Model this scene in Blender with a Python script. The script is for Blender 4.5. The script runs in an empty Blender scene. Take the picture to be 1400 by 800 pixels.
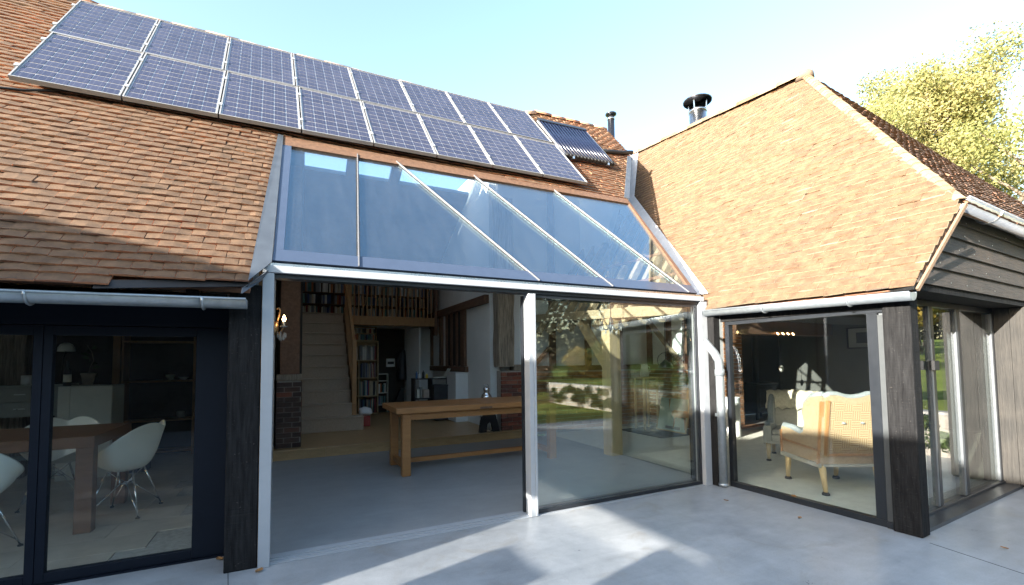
import bpy, math, random
import numpy as np
from mathutils import Vector, Matrix

random.seed(7)
rng = np.random.default_rng(11)
S = bpy.context.scene
COL = S.collection
R = math.radians

# ------------------------------------------------------------------ camera
cam = bpy.data.cameras.new("camera")
cam.sensor_width = 36.0
cam.lens = 622.0 / 1400 * 36.0
cam.shift_y = (460.4432 - 400) / 1400
cam.clip_start, cam.clip_end = 0.05, 3000
camo = bpy.data.objects.new("camera", cam)
COL.objects.link(camo)
CAM = Vector((0.11539, -4.34080, 1.65))


def cam_axes(yaw, pitch, roll):
    cy, sy = math.cos(yaw), math.sin(yaw)
    f = Vector((sy * math.cos(pitch), cy * math.cos(pitch), math.sin(pitch)))
    r = Vector((cy, -sy, 0))
    u = r.cross(f)
    return r * math.cos(roll) + u * math.sin(roll), u * math.cos(roll) - r * math.sin(roll), f


r_, u_, f_ = cam_axes(0.456837, 0.0524004, -0.0107335)
camo.matrix_world = Matrix(((r_.x, u_.x, -f_.x, CAM.x), (r_.y, u_.y, -f_.y, CAM.y),
                            (r_.z, u_.z, -f_.z, CAM.z), (0, 0, 0, 1)))
S.camera = camo


def depth_of(p):
    return (Vector(p) - CAM).dot(f_)


# ------------------------------------------------------------------ sky, sun, exposure
SUN_DIR = Vector((1, 0.29, -0.27)).normalized()      # the way the light travels
SUN_EL = math.asin(-SUN_DIR.z)
SUN_AZ = math.atan2(-SUN_DIR.x, -SUN_DIR.y)
world = bpy.data.worlds.new("World")
S.world = world
world.use_nodes = True
wn = world.node_tree
sky = wn.nodes.new("ShaderNodeTexSky")
sky.sky_type = 'NISHITA'
sky.sun_disc = False
sky.sun_elevation = SUN_EL
sky.sun_rotation = SUN_AZ % (2 * math.pi)
sky.air_density, sky.dust_density, sky.ozone_density = 1.3, 2.0, 1.8
wn.links.new(sky.outputs[0], wn.nodes["Background"].inputs[0])
wn.nodes["Background"].inputs[1].default_value = 0.15
sl = bpy.data.lights.new("sun", 'SUN')
sl.energy = 5.0
sl.angle = R(0.4)
sl.color = (1.0, 0.94, 0.84)
so = bpy.data.objects.new("sun", sl)
COL.objects.link(so)
so.rotation_euler = SUN_DIR.to_track_quat('-Z', 'Y').to_euler()
so.location = (-20, -8, 12)
S.view_settings.view_transform = 'Standard'
S.view_settings.look = 'None'
S.view_settings.exposure = 2.2
S.view_settings.gamma = 1.0
S.cycles.max_bounces = 10
S.cycles.diffuse_bounces = 5
S.cycles.glossy_bounces = 5
S.cycles.transmission_bounces = 8
S.cycles.transparent_max_bounces = 32
S.cycles.caustics_reflective = False
S.cycles.caustics_refractive = False
S.cycles.sample_clamp_indirect = 6.0
S.cycles.use_denoising = True


# ------------------------------------------------------------------ mesh helpers
class MB:
    """collects vertices and faces, then becomes ONE mesh object"""

    def __init__(self):
        self.v, self.f, self.m = [], [], []

    def add(self, vs, fs, mi=0):
        o = len(self.v)
        self.v += [tuple(p) for p in vs]
        for q in fs:
            self.f.append(tuple(i + o for i in q))
            self.m.append(mi)
        return self

    def box(self, a, b, mi=0):
        x0, y0, z0 = a
        x1, y1, z1 = b
        return self.hexa([(x0, y0, z0), (x1, y0, z0), (x1, y1, z0), (x0, y1, z0),
                          (x0, y0, z1), (x1, y0, z1), (x1, y1, z1), (x0, y1, z1)], mi)

    def hexa(self, p, mi=0):
        return self.add(p, [(3, 2, 1, 0), (4, 5, 6, 7), (0, 1, 5, 4), (1, 2, 6, 5), (2, 3, 7, 6), (3, 0, 4, 7)], mi)

    def bar(self, a, b, w, h, up=(0, 0, 1), mi=0, w2=None, h2=None):
        a, b = Vector(a), Vector(b)
        d = (b - a).normalized()
        s = d.cross(Vector(up))
        if s.length < 1e-6:
            s = Vector((1, 0, 0))
        s.normalize()
        t = s.cross(d)
        w2 = w if w2 is None else w2
        h2 = h if h2 is None else h2
        p = []
        for c, ww, hh in ((a, w, h), (b, w2, h2)):
            p += [c - s * ww / 2 - t * hh / 2, c + s * ww / 2 - t * hh / 2, c + s * ww / 2 + t * hh / 2, c - s * ww / 2 + t * hh / 2]
        return self.hexa(p, mi)

    def prism(self, pts, vec, mi=0):
        n = len(pts)
        vec = Vector(vec)
        P = [Vector(p) for p in pts]
        nrm = Vector((0, 0, 0))
        for i in range(n):
            nrm += P[i].cross(P[(i + 1) % n])
        if nrm.dot(vec) > 0:
            P.reverse()
        vs = P + [p + vec for p in P]
        fs = [tuple(range(n)), tuple(range(2 * n - 1, n - 1, -1))]
        fs += [(i, i + n, (i + 1) % n + n, (i + 1) % n) for i in range(n)]
        fs = [tuple(reversed(q)) for q in fs] if False else fs
        return self.add(vs, fs, mi)

    def tube(self, pts, r, n=8, mi=0, caps=True, closed=False):
        P = [Vector(p) for p in pts]
        k = len(P)
        rr = r if isinstance(r, (list, tuple)) else [r] * k
        vs, fs = [], []
        ref = None
        for i, p in enumerate(P):
            if closed:
                d = P[(i + 1) % k] - P[i - 1]
            else:
                d = P[min(i + 1, k - 1)] - P[max(i - 1, 0)]
            d.normalize()
            if ref is None:
                ref = Vector((0, 0, 1)) if abs(d.z) < 0.9 else Vector((1, 0, 0))
            s = d.cross(ref)
            if s.length < 1e-5:
                s = d.cross(Vector((0.3, 1, 0.2)))
            s.normalize()
            t = s.cross(d)
            ref = t
            for j in range(n):
                a = 2 * math.pi * j / n
                vs.append(p + (s * math.cos(a) + t * math.sin(a)) * rr[i])
        for i in range(k if closed else k - 1):
            i2 = (i + 1) % k
            for j in range(n):
                j2 = (j + 1) % n
                fs.append((i * n + j, i * n + j2, i2 * n + j2, i2 * n + j))
        if caps and not closed:
            fs.append(tuple(range(n - 1, -1, -1)))
            fs.append(tuple((k - 1) * n + j for j in range(n)))
        return self.add(vs, fs, mi)

    def lathe(self, prof, c=(0, 0, 0), n=16, mi=0):
        """prof = [(radius, z)...] about a vertical axis through c"""
        vs, fs = [], []
        for r, z in prof:
            for j in range(n):
                a = 2 * math.pi * j / n
                vs.append((c[0] + r * math.cos(a), c[1] + r * math.sin(a), c[2] + z))
        for i in range(len(prof) - 1):
            for j in range(n):
                j2 = (j + 1) % n
                fs.append((i * n + j, i * n + j2, (i + 1) * n + j2, (i + 1) * n + j))
        fs.append(tuple(range(n - 1, -1, -1)))
        fs.append(tuple((len(prof) - 1) * n + j for j in range(n)))
        return self.add(vs, fs, mi)

    def slab(self, q, th, mi=0):
        """a polygon given a thickness along its own normal (th may be negative)"""
        P = [Vector(p) for p in q]
        nrm = Vector((0, 0, 0))
        for i in range(len(P)):
            nrm += P[i].cross(P[(i + 1) % len(P)])
        nrm.normalize()
        return self.prism(P, nrm * th, mi)

    def mesh(self, name, mats, smooth=False):
        me = bpy.data.meshes.new(name)
        me.from_pydata([tuple(p) for p in self.v], [], self.f)
        for m in (mats if isinstance(mats, (list, tuple)) else [mats]):
            me.materials.append(m)
        if any(self.m):
            me.polygons.foreach_set("material_index", self.m)
        if smooth:
            me.polygons.foreach_set("use_smooth", [True] * len(me.polygons))
        me.update()
        return me

    def build(self, name, mats, parent=None, smooth=False, bevel=0, label=None, kind=None):
        o = bpy.data.objects.new(name, self.mesh(name, mats, smooth))
        return link(o, parent, bevel, label, kind)


def link(o, parent=None, bevel=0, label=None, kind=None):
    COL.objects.link(o)
    if parent is not None:
        o.parent = parent
        o.matrix_parent_inverse = world_of(parent).inverted()
    if bevel:
        b = o.modifiers.new("bevel", 'BEVEL')
        b.width = bevel
        b.segments = 2
        b.limit_method = 'ANGLE'
    if label:
        o["label"] = label
    if kind:
        o["kind"] = kind
    return o


def world_of(o):
    if o.parent is None:
        return o.matrix_basis.copy()
    return world_of(o.parent) @ o.matrix_parent_inverse @ o.matrix_basis


def thing(name, label, cat, loc=(0, 0, 0), group=None):
    o = bpy.data.objects.new(name, None)
    COL.objects.link(o)
    o.location = loc
    o.empty_display_size = 0.1
    o["label"] = label
    o["category"] = cat
    if group:
        o["group"] = group
    return o


def tag(o, label, cat, group=None):
    o["label"] = label
    o["category"] = cat
    if group:
        o["group"] = group
    return o


def sub(name, mesh, mat4, parent, label=None):
    """one repeated piece: shares its mesh, stands at mat4 in the world"""
    o = bpy.data.objects.new(name, mesh)
    COL.objects.link(o)
    o.parent = parent
    o.matrix_parent_inverse = world_of(parent).inverted()
    o.matrix_basis = mat4
    if label:
        o["label"] = label
    return o


def frame(o, x, y, z):
    return Matrix(((x[0], y[0], z[0], o[0]), (x[1], y[1], z[1], o[1]), (x[2], y[2], z[2], o[2]), (0, 0, 0, 1)))


def copy_tree(root, loc, rz, label, group=None):
    """copies a thing, its parts and their sub-parts"""
    def rec(o, par):
        c = o.copy()
        COL.objects.link(c)
        if par is not None:
            c.parent = par
        for ch in list(o.children):
            rec(ch, c)
        return c
    r = rec(root, None)
    r.location = loc
    r.rotation_euler = (0, 0, rz)
    r["label"] = label
    if group:
        r["group"] = group
    return r


def np_mesh(name, V, F, mats, tone=None, smooth=False, mi=None):
    V = np.asarray(V, dtype=np.float32)
    F = np.asarray(F, dtype=np.int32)
    me = bpy.data.meshes.new(name)
    k = F.shape[1]
    me.vertices.add(len(V))
    me.vertices.foreach_set("co", V.ravel())
    me.loops.add(F.size)
    me.loops.foreach_set("vertex_index", F.ravel())
    me.polygons.add(len(F))
    me.polygons.foreach_set("loop_start", np.arange(0, F.size, k, dtype=np.int32))
    me.polygons.foreach_set("loop_total", np.full(len(F), k, dtype=np.int32))
    for m in (mats if isinstance(mats, (list, tuple)) else [mats]):
        me.materials.append(m)
    if mi is not None:
        me.polygons.foreach_set("material_index", np.asarray(mi, dtype=np.int32))
    if tone is not None:
        a = me.attributes.new("tone", 'FLOAT', 'FACE')
        a.data.foreach_set("value", np.asarray(tone, dtype=np.float32))
    me.polygons.foreach_set("use_smooth", np.full(len(F), bool(smooth)))
    me.update(calc_edges=True)
    return me


# ------------------------------------------------------------------ materials
class NT:
    def __init__(self, name):
        self.m = bpy.data.materials.new(name)
        self.m.use_nodes = True
        self.t = self.m.node_tree
        self.b = self.t.nodes["Principled BSDF"]
        self.out = self.t.nodes["Material Output"]

    def n(self, typ, **kw):
        nd = self.t.nodes.new(typ)
        for k, v in kw.items():
            if k.startswith("i_"):
                nd.inputs[k[2:].replace("_", " ")].default_value = v
            else:
                setattr(nd, k, v)
        return nd

    def l(self, a, b):
        self.t.links.new(a, b)

    def pos(self, scale=(1, 1, 1), rot=(0, 0, 0), obj=False):
        g = self.n("ShaderNodeTexCoord") if obj else self.n("ShaderNodeNewGeometry")
        mp = self.n("ShaderNodeMapping")
        mp.inputs["Scale"].default_value = scale
        mp.inputs["Rotation"].default_value = rot
        self.l(g.outputs["Object"] if obj else g.outputs["Position"], mp.inputs["Vector"])
        return mp.outputs[0]

    def noise(self, vec, scale, detail=4, rough=0.6, dist=0.0):
        nd = self.n("ShaderNodeTexNoise")
        nd.inputs["Scale"].default_value = scale
        nd.inputs["Detail"].default_value = detail
        nd.inputs["Roughness"].default_value = rough
        nd.inputs["Distortion"].default_value = dist
        self.l(vec, nd.inputs["Vector"])
        return nd.outputs["Fac"]

    def ramp(self, fac, stops, interp='LINEAR'):
        nd = self.n("ShaderNodeValToRGB")
        nd.color_ramp.interpolation = interp
        e = nd.color_ramp.elements
        while len(e) < len(stops):
            e.new(0.5)
        for el, (p, c) in zip(e, stops):
            el.position = p
            el.color = (*c, 1) if len(c) == 3 else c
        self.l(fac, nd.inputs[0])
        return nd.outputs[0]

    def mix(self, fac, a, b, mode='MIX'):
        nd = self.n("ShaderNodeMix", data_type='RGBA', blend_type=mode)
        for sock, v in ((nd.inputs[0], fac), (nd.inputs[6], a), (nd.inputs[7], b)):
            if hasattr(v, "is_output"):
                self.l(v, sock)
            else:
                sock.default_value = v if not isinstance(v, tuple) or len(v) == 4 else (*v, 1)
        return nd.outputs[2]

    def math(self, op, a, b=0.0, c=None):
        nd = self.n("ShaderNodeMath", operation=op)
        for i, v in enumerate((a, b) if c is None else (a, b, c)):
            if hasattr(v, "is_output"):
                self.l(v, nd.inputs[i])
            else:
                nd.inputs[i].default_value = v
        return nd.outputs[0]

    def bump(self, h, strength=0.3, dist=0.01):
        nd = self.n("ShaderNodeBump")
        nd.inputs["Strength"].default_value = strength
        nd.inputs["Distance"].default_value = dist
        self.l(h, nd.inputs["Height"])
        self.l(nd.outputs[0], self.b.inputs["Normal"])

    def set(self, **kw):
        for k, v in kw.items():
            s = self.b.inputs[k.replace("_", " ")]
            if hasattr(v, "is_output"):
                self.l(v, s)
            else:
                s.default_value = (*v, 1) if isinstance(v, tuple) and len(v) == 3 else v
        return self.m


def grain_mat(name, c1, c2, scale=(1, 1, 1), ns=4.0, rough=0.6, metal=0.0, bump=0.15, bdist=0.004, obj=False, detail=5, spec=0.5, lo=0.3, hi=0.7, fine=60.0):
    t = NT(name)
    v = t.pos(scale, obj=obj)
    f = t.noise(v, ns, detail)
    col = t.ramp(f, [(lo, c1), (hi, c2)])
    f2 = t.noise(v, fine, 3)
    col = t.mix(0.25, col, t.ramp(f2, [(0.3, tuple(x * 0.75 for x in c1)), (0.7, tuple(min(1, x * 1.15) for x in c2))]))
    t.bump(t.math('ADD', f2, f), bump, bdist)
    rg = t.math('MULTIPLY_ADD', f2, 0.2, rough - 0.1)
    return t.set(Base_Color=col, Roughness=rg, Metallic=metal, Specular_IOR_Level=spec)


def make_tile(name, stops, moss, moss_amt, single):
    t = NT(name)
    if single:
        rnd = t.n("ShaderNodeObjectInfo").outputs["Random"]
    else:
        a = t.n("ShaderNodeAttribute", attribute_name="tone")
        rnd = a.outputs["Fac"]
    base = t.ramp(rnd, stops)
    v = t.pos()
    pt = t.noise(v, 0.75, 4, 0.6)
    base = t.mix(t.ramp(pt, [(0.40, (0, 0, 0)), (0.62, (0.75, 0.75, 0.75))]), base, t.mix(1.0, base, (1.22, 0.80, 0.66, 1) if single is not None and name.startswith('main') else (0.92, 0.90, 0.92, 1), 'MULTIPLY'))
    f1 = t.noise(v, 26, 5, 0.65)
    wg = name.startswith('wing')
    k1 = 0.06 if wg else 0.55
    col = t.mix(t.ramp(f1, [(0.25, (0, 0, 0)), (0.75, (k1, k1, k1))]), base, t.mix(0.6, base, (0.10, 0.075, 0.055, 1)))
    f2 = t.noise(v, 1.1, 4, 0.6)
    f3 = t.noise(v, 45, 3, 0.6)
    patch = t.math('MULTIPLY', t.ramp(f2, [(0.42, (0, 0, 0)), (0.66, (1, 1, 1))]), t.ramp(f3, [(0.42, (0, 0, 0)), (0.58, (1, 1, 1))]))
    col = t.mix(t.math('MULTIPLY', patch, moss_amt), col, (*moss, 1))
    f4 = t.noise(v, 70, 2, 0.5)
    col = t.mix(t.ramp(f4, [(0.70, (0, 0, 0)), (0.78, (0.25, 0.25, 0.25) if wg else (0.6, 0.6, 0.6))]), col, (0.46, 0.44, 0.38, 1))
    f5 = t.noise(v, 7.0, 5, 0.7)
    k5 = 0.10 if wg else 0.45
    col = t.mix(t.ramp(f5, [(0.60, (0, 0, 0)), (0.74, (k5, k5, k5))]), col, (0.08, 0.062, 0.045, 1) if not name.startswith('wing') else (0.34, 0.31, 0.25, 1))
    t.bump(t.math('ADD', f1, f3), 0.5, 0.006)
    return t.set(Base_Color=col, Roughness=0.88, Specular_IOR_Level=0.25)


main_stops = [(0.0, (0.32, 0.15, 0.095)), (0.15, (0.50, 0.25, 0.145)), (0.4, (0.64, 0.37, 0.22)), (0.62, (0.57, 0.32, 0.19)), (0.80, (0.46, 0.245, 0.16)), (0.92, (0.29, 0.175, 0.13)), (1.0, (0.58, 0.48, 0.36))]
wing_stops = [(0.0, (0.29, 0.195, 0.125)), (0.2, (0.42, 0.31, 0.20)), (0.5, (0.50, 0.40, 0.27)), (0.72, (0.43, 0.335, 0.23)), (0.86, (0.30, 0.245, 0.20)), (0.93, (0.42, 0.265, 0.16)), (1.0, (0.54, 0.49, 0.39))]
hip_stops = [(0.0, (0.17, 0.085, 0.055)), (0.3, (0.28, 0.13, 0.08)), (0.6, (0.34, 0.17, 0.10)), (0.85, (0.22, 0.12, 0.085)), (1.0, (0.40, 0.27, 0.19))]
M = {}
for nm, st, ms, am in (("main", main_stops, (0.085, 0.062, 0.032), 0.62), ("wing", wing_stops, (0.30, 0.24, 0.12), 0.12), ("hip", hip_stops, (0.09, 0.075, 0.05), 0.55), ("ridge", [(p, (c[0] * 0.70, c[1] * 0.67, c[2] * 0.64)) for p, c in wing_stops], (0.30, 0.235, 0.11), 0.5)):
    M[nm + "_tile"] = make_tile(nm + "_clay_tile", st, ms, am, True)
    M[nm + "_field"] = make_tile(nm + "_clay_tile_field", st, ms, am, False)

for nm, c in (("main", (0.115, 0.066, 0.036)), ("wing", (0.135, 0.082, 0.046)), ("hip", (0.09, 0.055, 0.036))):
    M[nm + "_edge"] = grain_mat(nm + "_moss_and_gap_shade_edge", tuple(x * 0.5 for x in c), tuple(x * 1.5 for x in c), (1, 1, 1), 9, 0.95)  # mossy lower edges, darkened further to paint the shadow gap under each course
M["deck"] = grain_mat("roof_underside_boards", (0.16, 0.075, 0.045), (0.27, 0.14, 0.085), (1, 1, 1), 3, 0.8)
M["oak"] = grain_mat("warm_oak", (0.33, 0.17, 0.06), (0.50, 0.28, 0.11), (6, 6, 0.8), 5, 0.5, obj=False)
M["oak_table"] = grain_mat("oiled_oak_table", (0.27, 0.115, 0.036), (0.39, 0.18, 0.06), (0.8, 6, 6), 5, 0.42)
M["oak_stair"] = grain_mat("oak_joinery", (0.30, 0.155, 0.06), (0.42, 0.23, 0.095), (4, 4, 1), 5, 0.5)
M["pale_oak"] = grain_mat("pale_shelf_oak", (0.42, 0.30, 0.16), (0.54, 0.40, 0.23), (3, 3, 3), 4, 0.5)
M["oak_floor"] = grain_mat("oak_floorboards", (0.36, 0.23, 0.11), (0.50, 0.34, 0.17), (0.9, 7, 4), 4, 0.38)
M["walnut"] = grain_mat("dark_table_top", (0.15, 0.075, 0.042), (0.22, 0.115, 0.065), (0.8, 6, 6), 5, 0.42)
M["old_oak"] = grain_mat("weathered_old_oak", (0.07, 0.05, 0.035), (0.50, 0.42, 0.32), (11, 11, 0.8), 3.5, 0.85, bump=0.8, bdist=0.02)
M["post_oak"] = grain_mat("fresh_oak_post", (0.40, 0.29, 0.15), (0.54, 0.42, 0.25), (7, 7, 0.7), 4, 0.6, bump=0.3, bdist=0.008)
M["brown_beam"] = grain_mat("brown_beam", (0.10, 0.052, 0.03), (0.20, 0.11, 0.065), (6, 1, 6), 4, 0.7, bump=0.4, bdist=0.01)
M["rafter_oak"] = grain_mat("old_rafter_wood", (0.30, 0.22, 0.13), (0.52, 0.41, 0.27), (5, 5, 5), 3, 0.8, bump=0.5, bdist=0.01)
M["plaster"] = grain_mat("white_plaster", (0.70, 0.72, 0.70), (0.80, 0.81, 0.79), (1, 1, 1), 2, 0.8, bump=0.1)
M["grey_plaster"] = grain_mat("grey_plaster", (0.10, 0.098, 0.086), (0.14, 0.136, 0.12), (1, 1, 1), 2, 0.85, bump=0.1)
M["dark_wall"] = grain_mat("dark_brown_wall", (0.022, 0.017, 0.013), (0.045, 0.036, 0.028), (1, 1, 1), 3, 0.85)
M["carpet"] = grain_mat("beige_stair_carpet", (0.42, 0.33, 0.25), (0.55, 0.445, 0.345), (1, 1, 1), 40, 0.95, bump=0.8, bdist=0.01, fine=220, spec=0.1)
M["rug"] = grain_mat("pale_carpet", (0.60, 0.585, 0.52), (0.72, 0.70, 0.63), (1, 1, 1), 6, 0.95, bump=0.6, bdist=0.01, fine=160, spec=0.1)


def black_timber():
    t = NT("black_stained_timber")
    v = t.pos((14, 14, 1.2))
    f = t.noise(v, 3.0, 6, 0.65)
    v2 = t.pos((3, 3, 70))
    f2 = t.noise(v2, 1.2, 2, 0.5)
    v3 = t.pos((1, 1, 1))
    f3 = t.noise(v3, 55, 3, 0.6)
    col = t.ramp(f, [(0.3, (0.0065, 0.0065, 0.007)), (0.72, (0.026, 0.026, 0.027))])
    col = t.mix(t.ramp(f3, [(0.66, (0, 0, 0)), (0.76, (0.30, 0.30, 0.30))]), col, (0.22, 0.20, 0.18, 1))
    t.bump(t.math('ADD', f, f2), 0.6, 0.008)
    return t.set(Base_Color=col, Roughness=0.85, Specular_IOR_Level=0.12)


M["black_timber"] = black_timber()


def board_timber(name, a, b, sc):
    t = NT(name)
    v = t.pos(sc)
    f = t.noise(v, 3.0, 6, 0.68)
    f3 = t.noise(t.pos(), 3.0, 4, 0.6)
    col = t.ramp(f, [(0.28, a), (0.72, b)])
    col = t.mix(t.ramp(f3, [(0.45, (0, 0, 0)), (0.72, (0.45, 0.45, 0.45))]), col, (0.07, 0.062, 0.054, 1) if 'upright' in name else (0.10, 0.072, 0.052, 1))
    t.bump(f, 0.7, 0.008)
    return t.set(Base_Color=col, Roughness=0.7, Specular_IOR_Level=0.4)


M["weatherboard"] = board_timber("worn_dark_weatherboard", (0.022, 0.018, 0.016), (0.085, 0.068, 0.056), (1.2, 14, 22))
M["upright_board"] = board_timber("bleached_upright_board", (0.018, 0.017, 0.016), (0.048, 0.045, 0.041), (16, 16, 1.0))


def solid(name, col, rough=0.5, metal=0.0, spec=0.5, coat=0.0, var=0.12, ns=9.0, bump=0.0):
    t = NT(name)
    f = t.noise(t.pos(), ns, 4)
    c = t.ramp(f, [(0.3, tuple(x * (1 - var) for x in col)), (0.7, tuple(min(1, x * (1 + var)) for x in col))])
    if bump:
        t.bump(f, bump, 0.004)
    return t.set(Base_Color=c, Roughness=t.math('MULTIPLY_ADD', f, 0.14, rough - 0.07), Metallic=metal, Specular_IOR_Level=spec, Coat_Weight=coat)


M["white_alu"] = solid("pale_grey_powder_coat", (0.37, 0.39, 0.415), 0.38, 0.0, var=0.04)
M["jamb_grey"] = solid("dark_jamb_paint", (0.06, 0.066, 0.07), 0.5, 0.0, 0.3, var=0.1)
M["panel_frame"] = solid("anodised_panel_frame", (0.34, 0.34, 0.34), 0.45, 0.3, 0.4, var=0.08)
M["bar_grey"] = solid("satin_grey_bar", (0.20, 0.20, 0.21), 0.6, 0.2, 0.3, var=0.05)
M["lit_face_grey"] = solid("lit_mullion_face_grey", (0.11, 0.12, 0.13), 0.4, var=0.08)
M["black_alu"] = solid("black_powder_coat", (0.014, 0.017, 0.022), 0.32, 0.0, var=0.1)
M["navy_alu"] = solid("dark_blue_door_paint", (0.006, 0.009, 0.016), 0.55, 0.0, 0.2, var=0.1)
M["slate_frit"] = solid("slate_blue_frame", (0.055, 0.075, 0.12), 0.12, 0.0, 0.6, var=0.05)
M["zinc"] = solid("galvanised_steel", (0.40, 0.44, 0.47), 0.42, 0.7, var=0.12, ns=18)
M["bright_zinc"] = solid("bright_zinc_gutter", (0.78, 0.79, 0.80), 0.30, 0.85, var=0.08, ns=14)
M["lead"] = solid("pale_lead_flashing", (0.62, 0.63, 0.65), 0.6, 0.1, var=0.12, ns=7)
M["lead_dark"] = solid("grey_lead", (0.10, 0.115, 0.135), 0.5, 0.3, var=0.15, ns=7)
M["steel"] = solid("stainless_steel", (0.62, 0.63, 0.65), 0.28, 1.0, var=0.08)
M["dark_steel"] = solid("dark_flue_steel", (0.09, 0.095, 0.11), 0.3, 0.9, var=0.15)
M["chrome"] = solid("chrome_wire", (0.75, 0.76, 0.78), 0.12, 1.0, var=0.02)
M["black"] = solid("matt_black", (0.012, 0.012, 0.013), 0.6)
M["charcoal"] = solid("charcoal_plastic", (0.03, 0.032, 0.037), 0.5)
M["white_shell"] = solid("white_moulded_shell", (0.82, 0.82, 0.76), 0.38, var=0.02)
M["white_paint"] = solid("white_paint", (0.76, 0.77, 0.76), 0.5, var=0.03)
M["off_white"] = solid("off_white_lacquer", (0.70, 0.71, 0.65), 0.45, var=0.04)
M["grey_paint"] = solid("grey_cabinet_paint", (0.30, 0.31, 0.29), 0.5, var=0.06)
M["soot"] = solid("sooty_hearth", (0.02, 0.018, 0.017), 0.9, var=0.3)
M["mortar_dark"] = solid("dirty_joint", (0.07, 0.068, 0.065), 0.95, var=0.3)
M["mortar"] = solid("lime_mortar", (0.34, 0.31, 0.27), 0.95, var=0.2, ns=20, bump=0.4)
M["fleece"] = grain_mat("sheepskin", (0.52, 0.46, 0.36), (0.78, 0.73, 0.62), (1, 1, 1), 22, 0.95, bump=1.0, bdist=0.02, fine=120, spec=0.1)
M["terracotta"] = solid("pale_terracotta", (0.50, 0.42, 0.34), 0.8, var=0.2)
M["paper"] = solid("book_paper", (0.62, 0.58, 0.48), 0.9)
M["cream"] = solid("cream_card", (0.66, 0.66, 0.58), 0.7)
M["leaf_dry"] = solid("dry_leaf", (0.30, 0.15, 0.05), 0.7, var=0.3, ns=60)
M["mint"] = solid("pale_mint_print", (0.50, 0.64, 0.58), 0.25, var=0.05)
M["tan_leather"] = solid("tan_leather", (0.50, 0.25, 0.09), 0.5, var=0.2, ns=12)
M["red"] = solid("red_card", (0.36, 0.05, 0.04), 0.6)
M["yellow"] = solid("yellow_card", (0.62, 0.46, 0.06), 0.6)
M["blue"] = solid("blue_card", (0.07, 0.15, 0.32), 0.6)
M["grey_trim"] = solid("grey_braid_trim", (0.20, 0.215, 0.23), 0.8, var=0.15, ns=60)
M["orange_wood"] = grain_mat("orange_show_wood", (0.26, 0.125, 0.05), (0.36, 0.185, 0.08), (5, 5, 1), 5, 0.5)
M["chair_leg"] = grain_mat("pale_beech", (0.50, 0.36, 0.19), (0.62, 0.47, 0.27), (5, 5, 1), 5, 0.5)
M["van_paint"] = solid("dark_blue_car_paint", (0.012, 0.025, 0.06), 0.2, 0.0, 0.6, 0.6)


def concrete(name, a, b, rough, blot, lo=0.42, hi=0.62, rv=0.3):
    t = NT(name)
    v = t.pos()
    n1 = t.noise(v, 0.55, 6, 0.62, 0.6)
    n2 = t.noise(v, 2.6, 6, 0.7, 0.3)
    n3 = t.noise(v, 90, 3, 0.7)
    vs = t.pos((0.6, 3.5, 1), (0, 0, R(24)))
    n4 = t.noise(vs, 1.3, 5, 0.65, 0.8)
    n5 = t.noise(v, 7.5, 5, 0.7, 0.8)
    f = t.math('ADD', t.math('MULTIPLY', n1, 0.40), t.math('ADD', t.math('MULTIPLY', n2, 0.30), t.math('ADD', t.math('MULTIPLY', n4, 0.22), t.math('MULTIPLY', n5, 0.13))))
    col = t.ramp(f, [(lo, a), (hi, b)])
    st = t.ramp(t.noise(v, 1.7, 5, 0.7, 1.2), [(0.56, (0, 0, 0)), (0.72, (blot, blot, blot))])
    col = t.mix(st, col, (0.25, 0.225, 0.19, 1))
    col = t.mix(0.12, col, t.ramp(n3, [(0.3, (0.15, 0.15, 0.15)), (0.7, (0.65, 0.65, 0.65))]))
    t.bump(t.math('ADD', n3, n2), 0.05, 0.004)
    rg = t.math('MULTIPLY_ADD', n2, rv, rough - 0.4 * rv)
    return t.set(Base_Color=col, Roughness=rg, Specular_IOR_Level=0.5)


M["terrace"] = concrete("power_floated_concrete", (0.215, 0.23, 0.245), (0.41, 0.425, 0.44), 0.30, 0.6, 0.41, 0.63)
M["hall_floor"] = concrete("polished_hall_concrete", (0.19, 0.205, 0.215), (0.33, 0.345, 0.355), 0.40, 0.12, 0.36, 0.70, 0.02)


def glass(name, tint, ior, dust=0.0, refl=(0.96, 0.97, 1.0)):
    t = NT(name)
    g = t.n("ShaderNodeNewGeometry")
    inv = t.math('ADD', t.math('MULTIPLY', g.outputs["Backfacing"], 1.0 / ior - ior), ior)
    fr = t.n("ShaderNodeFresnel")
    t.l(inv, fr.inputs["IOR"])
    tr = t.n("ShaderNodeBsdfTransparent")
    tr.inputs[0].default_value = (*tint, 1)
    gl = t.n("ShaderNodeBsdfGlossy")
    gl.inputs["Color"].default_value = (*refl, 1)
    gl.inputs["Roughness"].default_value = 0.0
    mx = t.n("ShaderNodeMixShader")
    t.l(fr.outputs[0], mx.inputs[0])
    t.l(tr.outputs[0], mx.inputs[1])
    t.l(gl.outputs[0], mx.inputs[2])
    last = mx.outputs[0]
    if dust:
        df = t.n("ShaderNodeBsdfDiffuse")
        df.inputs[0].default_value = (0.72, 0.76, 0.82, 1)
        m2 = t.n("ShaderNodeMixShader")
        t.l(t.ramp(t.noise(t.pos((5, 0.9, 0.9), (0, 0, R(12))), 1.6, 6, 0.75), [(0.30, (dust * 0.55,) * 3), (0.75, (dust * 1.5,) * 3)]), m2.inputs[0])
        t.l(last, m2.inputs[1])
        t.l(df.outputs[0], m2.inputs[2])
        last = m2.outputs[0]
    t.l(last, t.out.inputs["Surface"])
    return t.m


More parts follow.
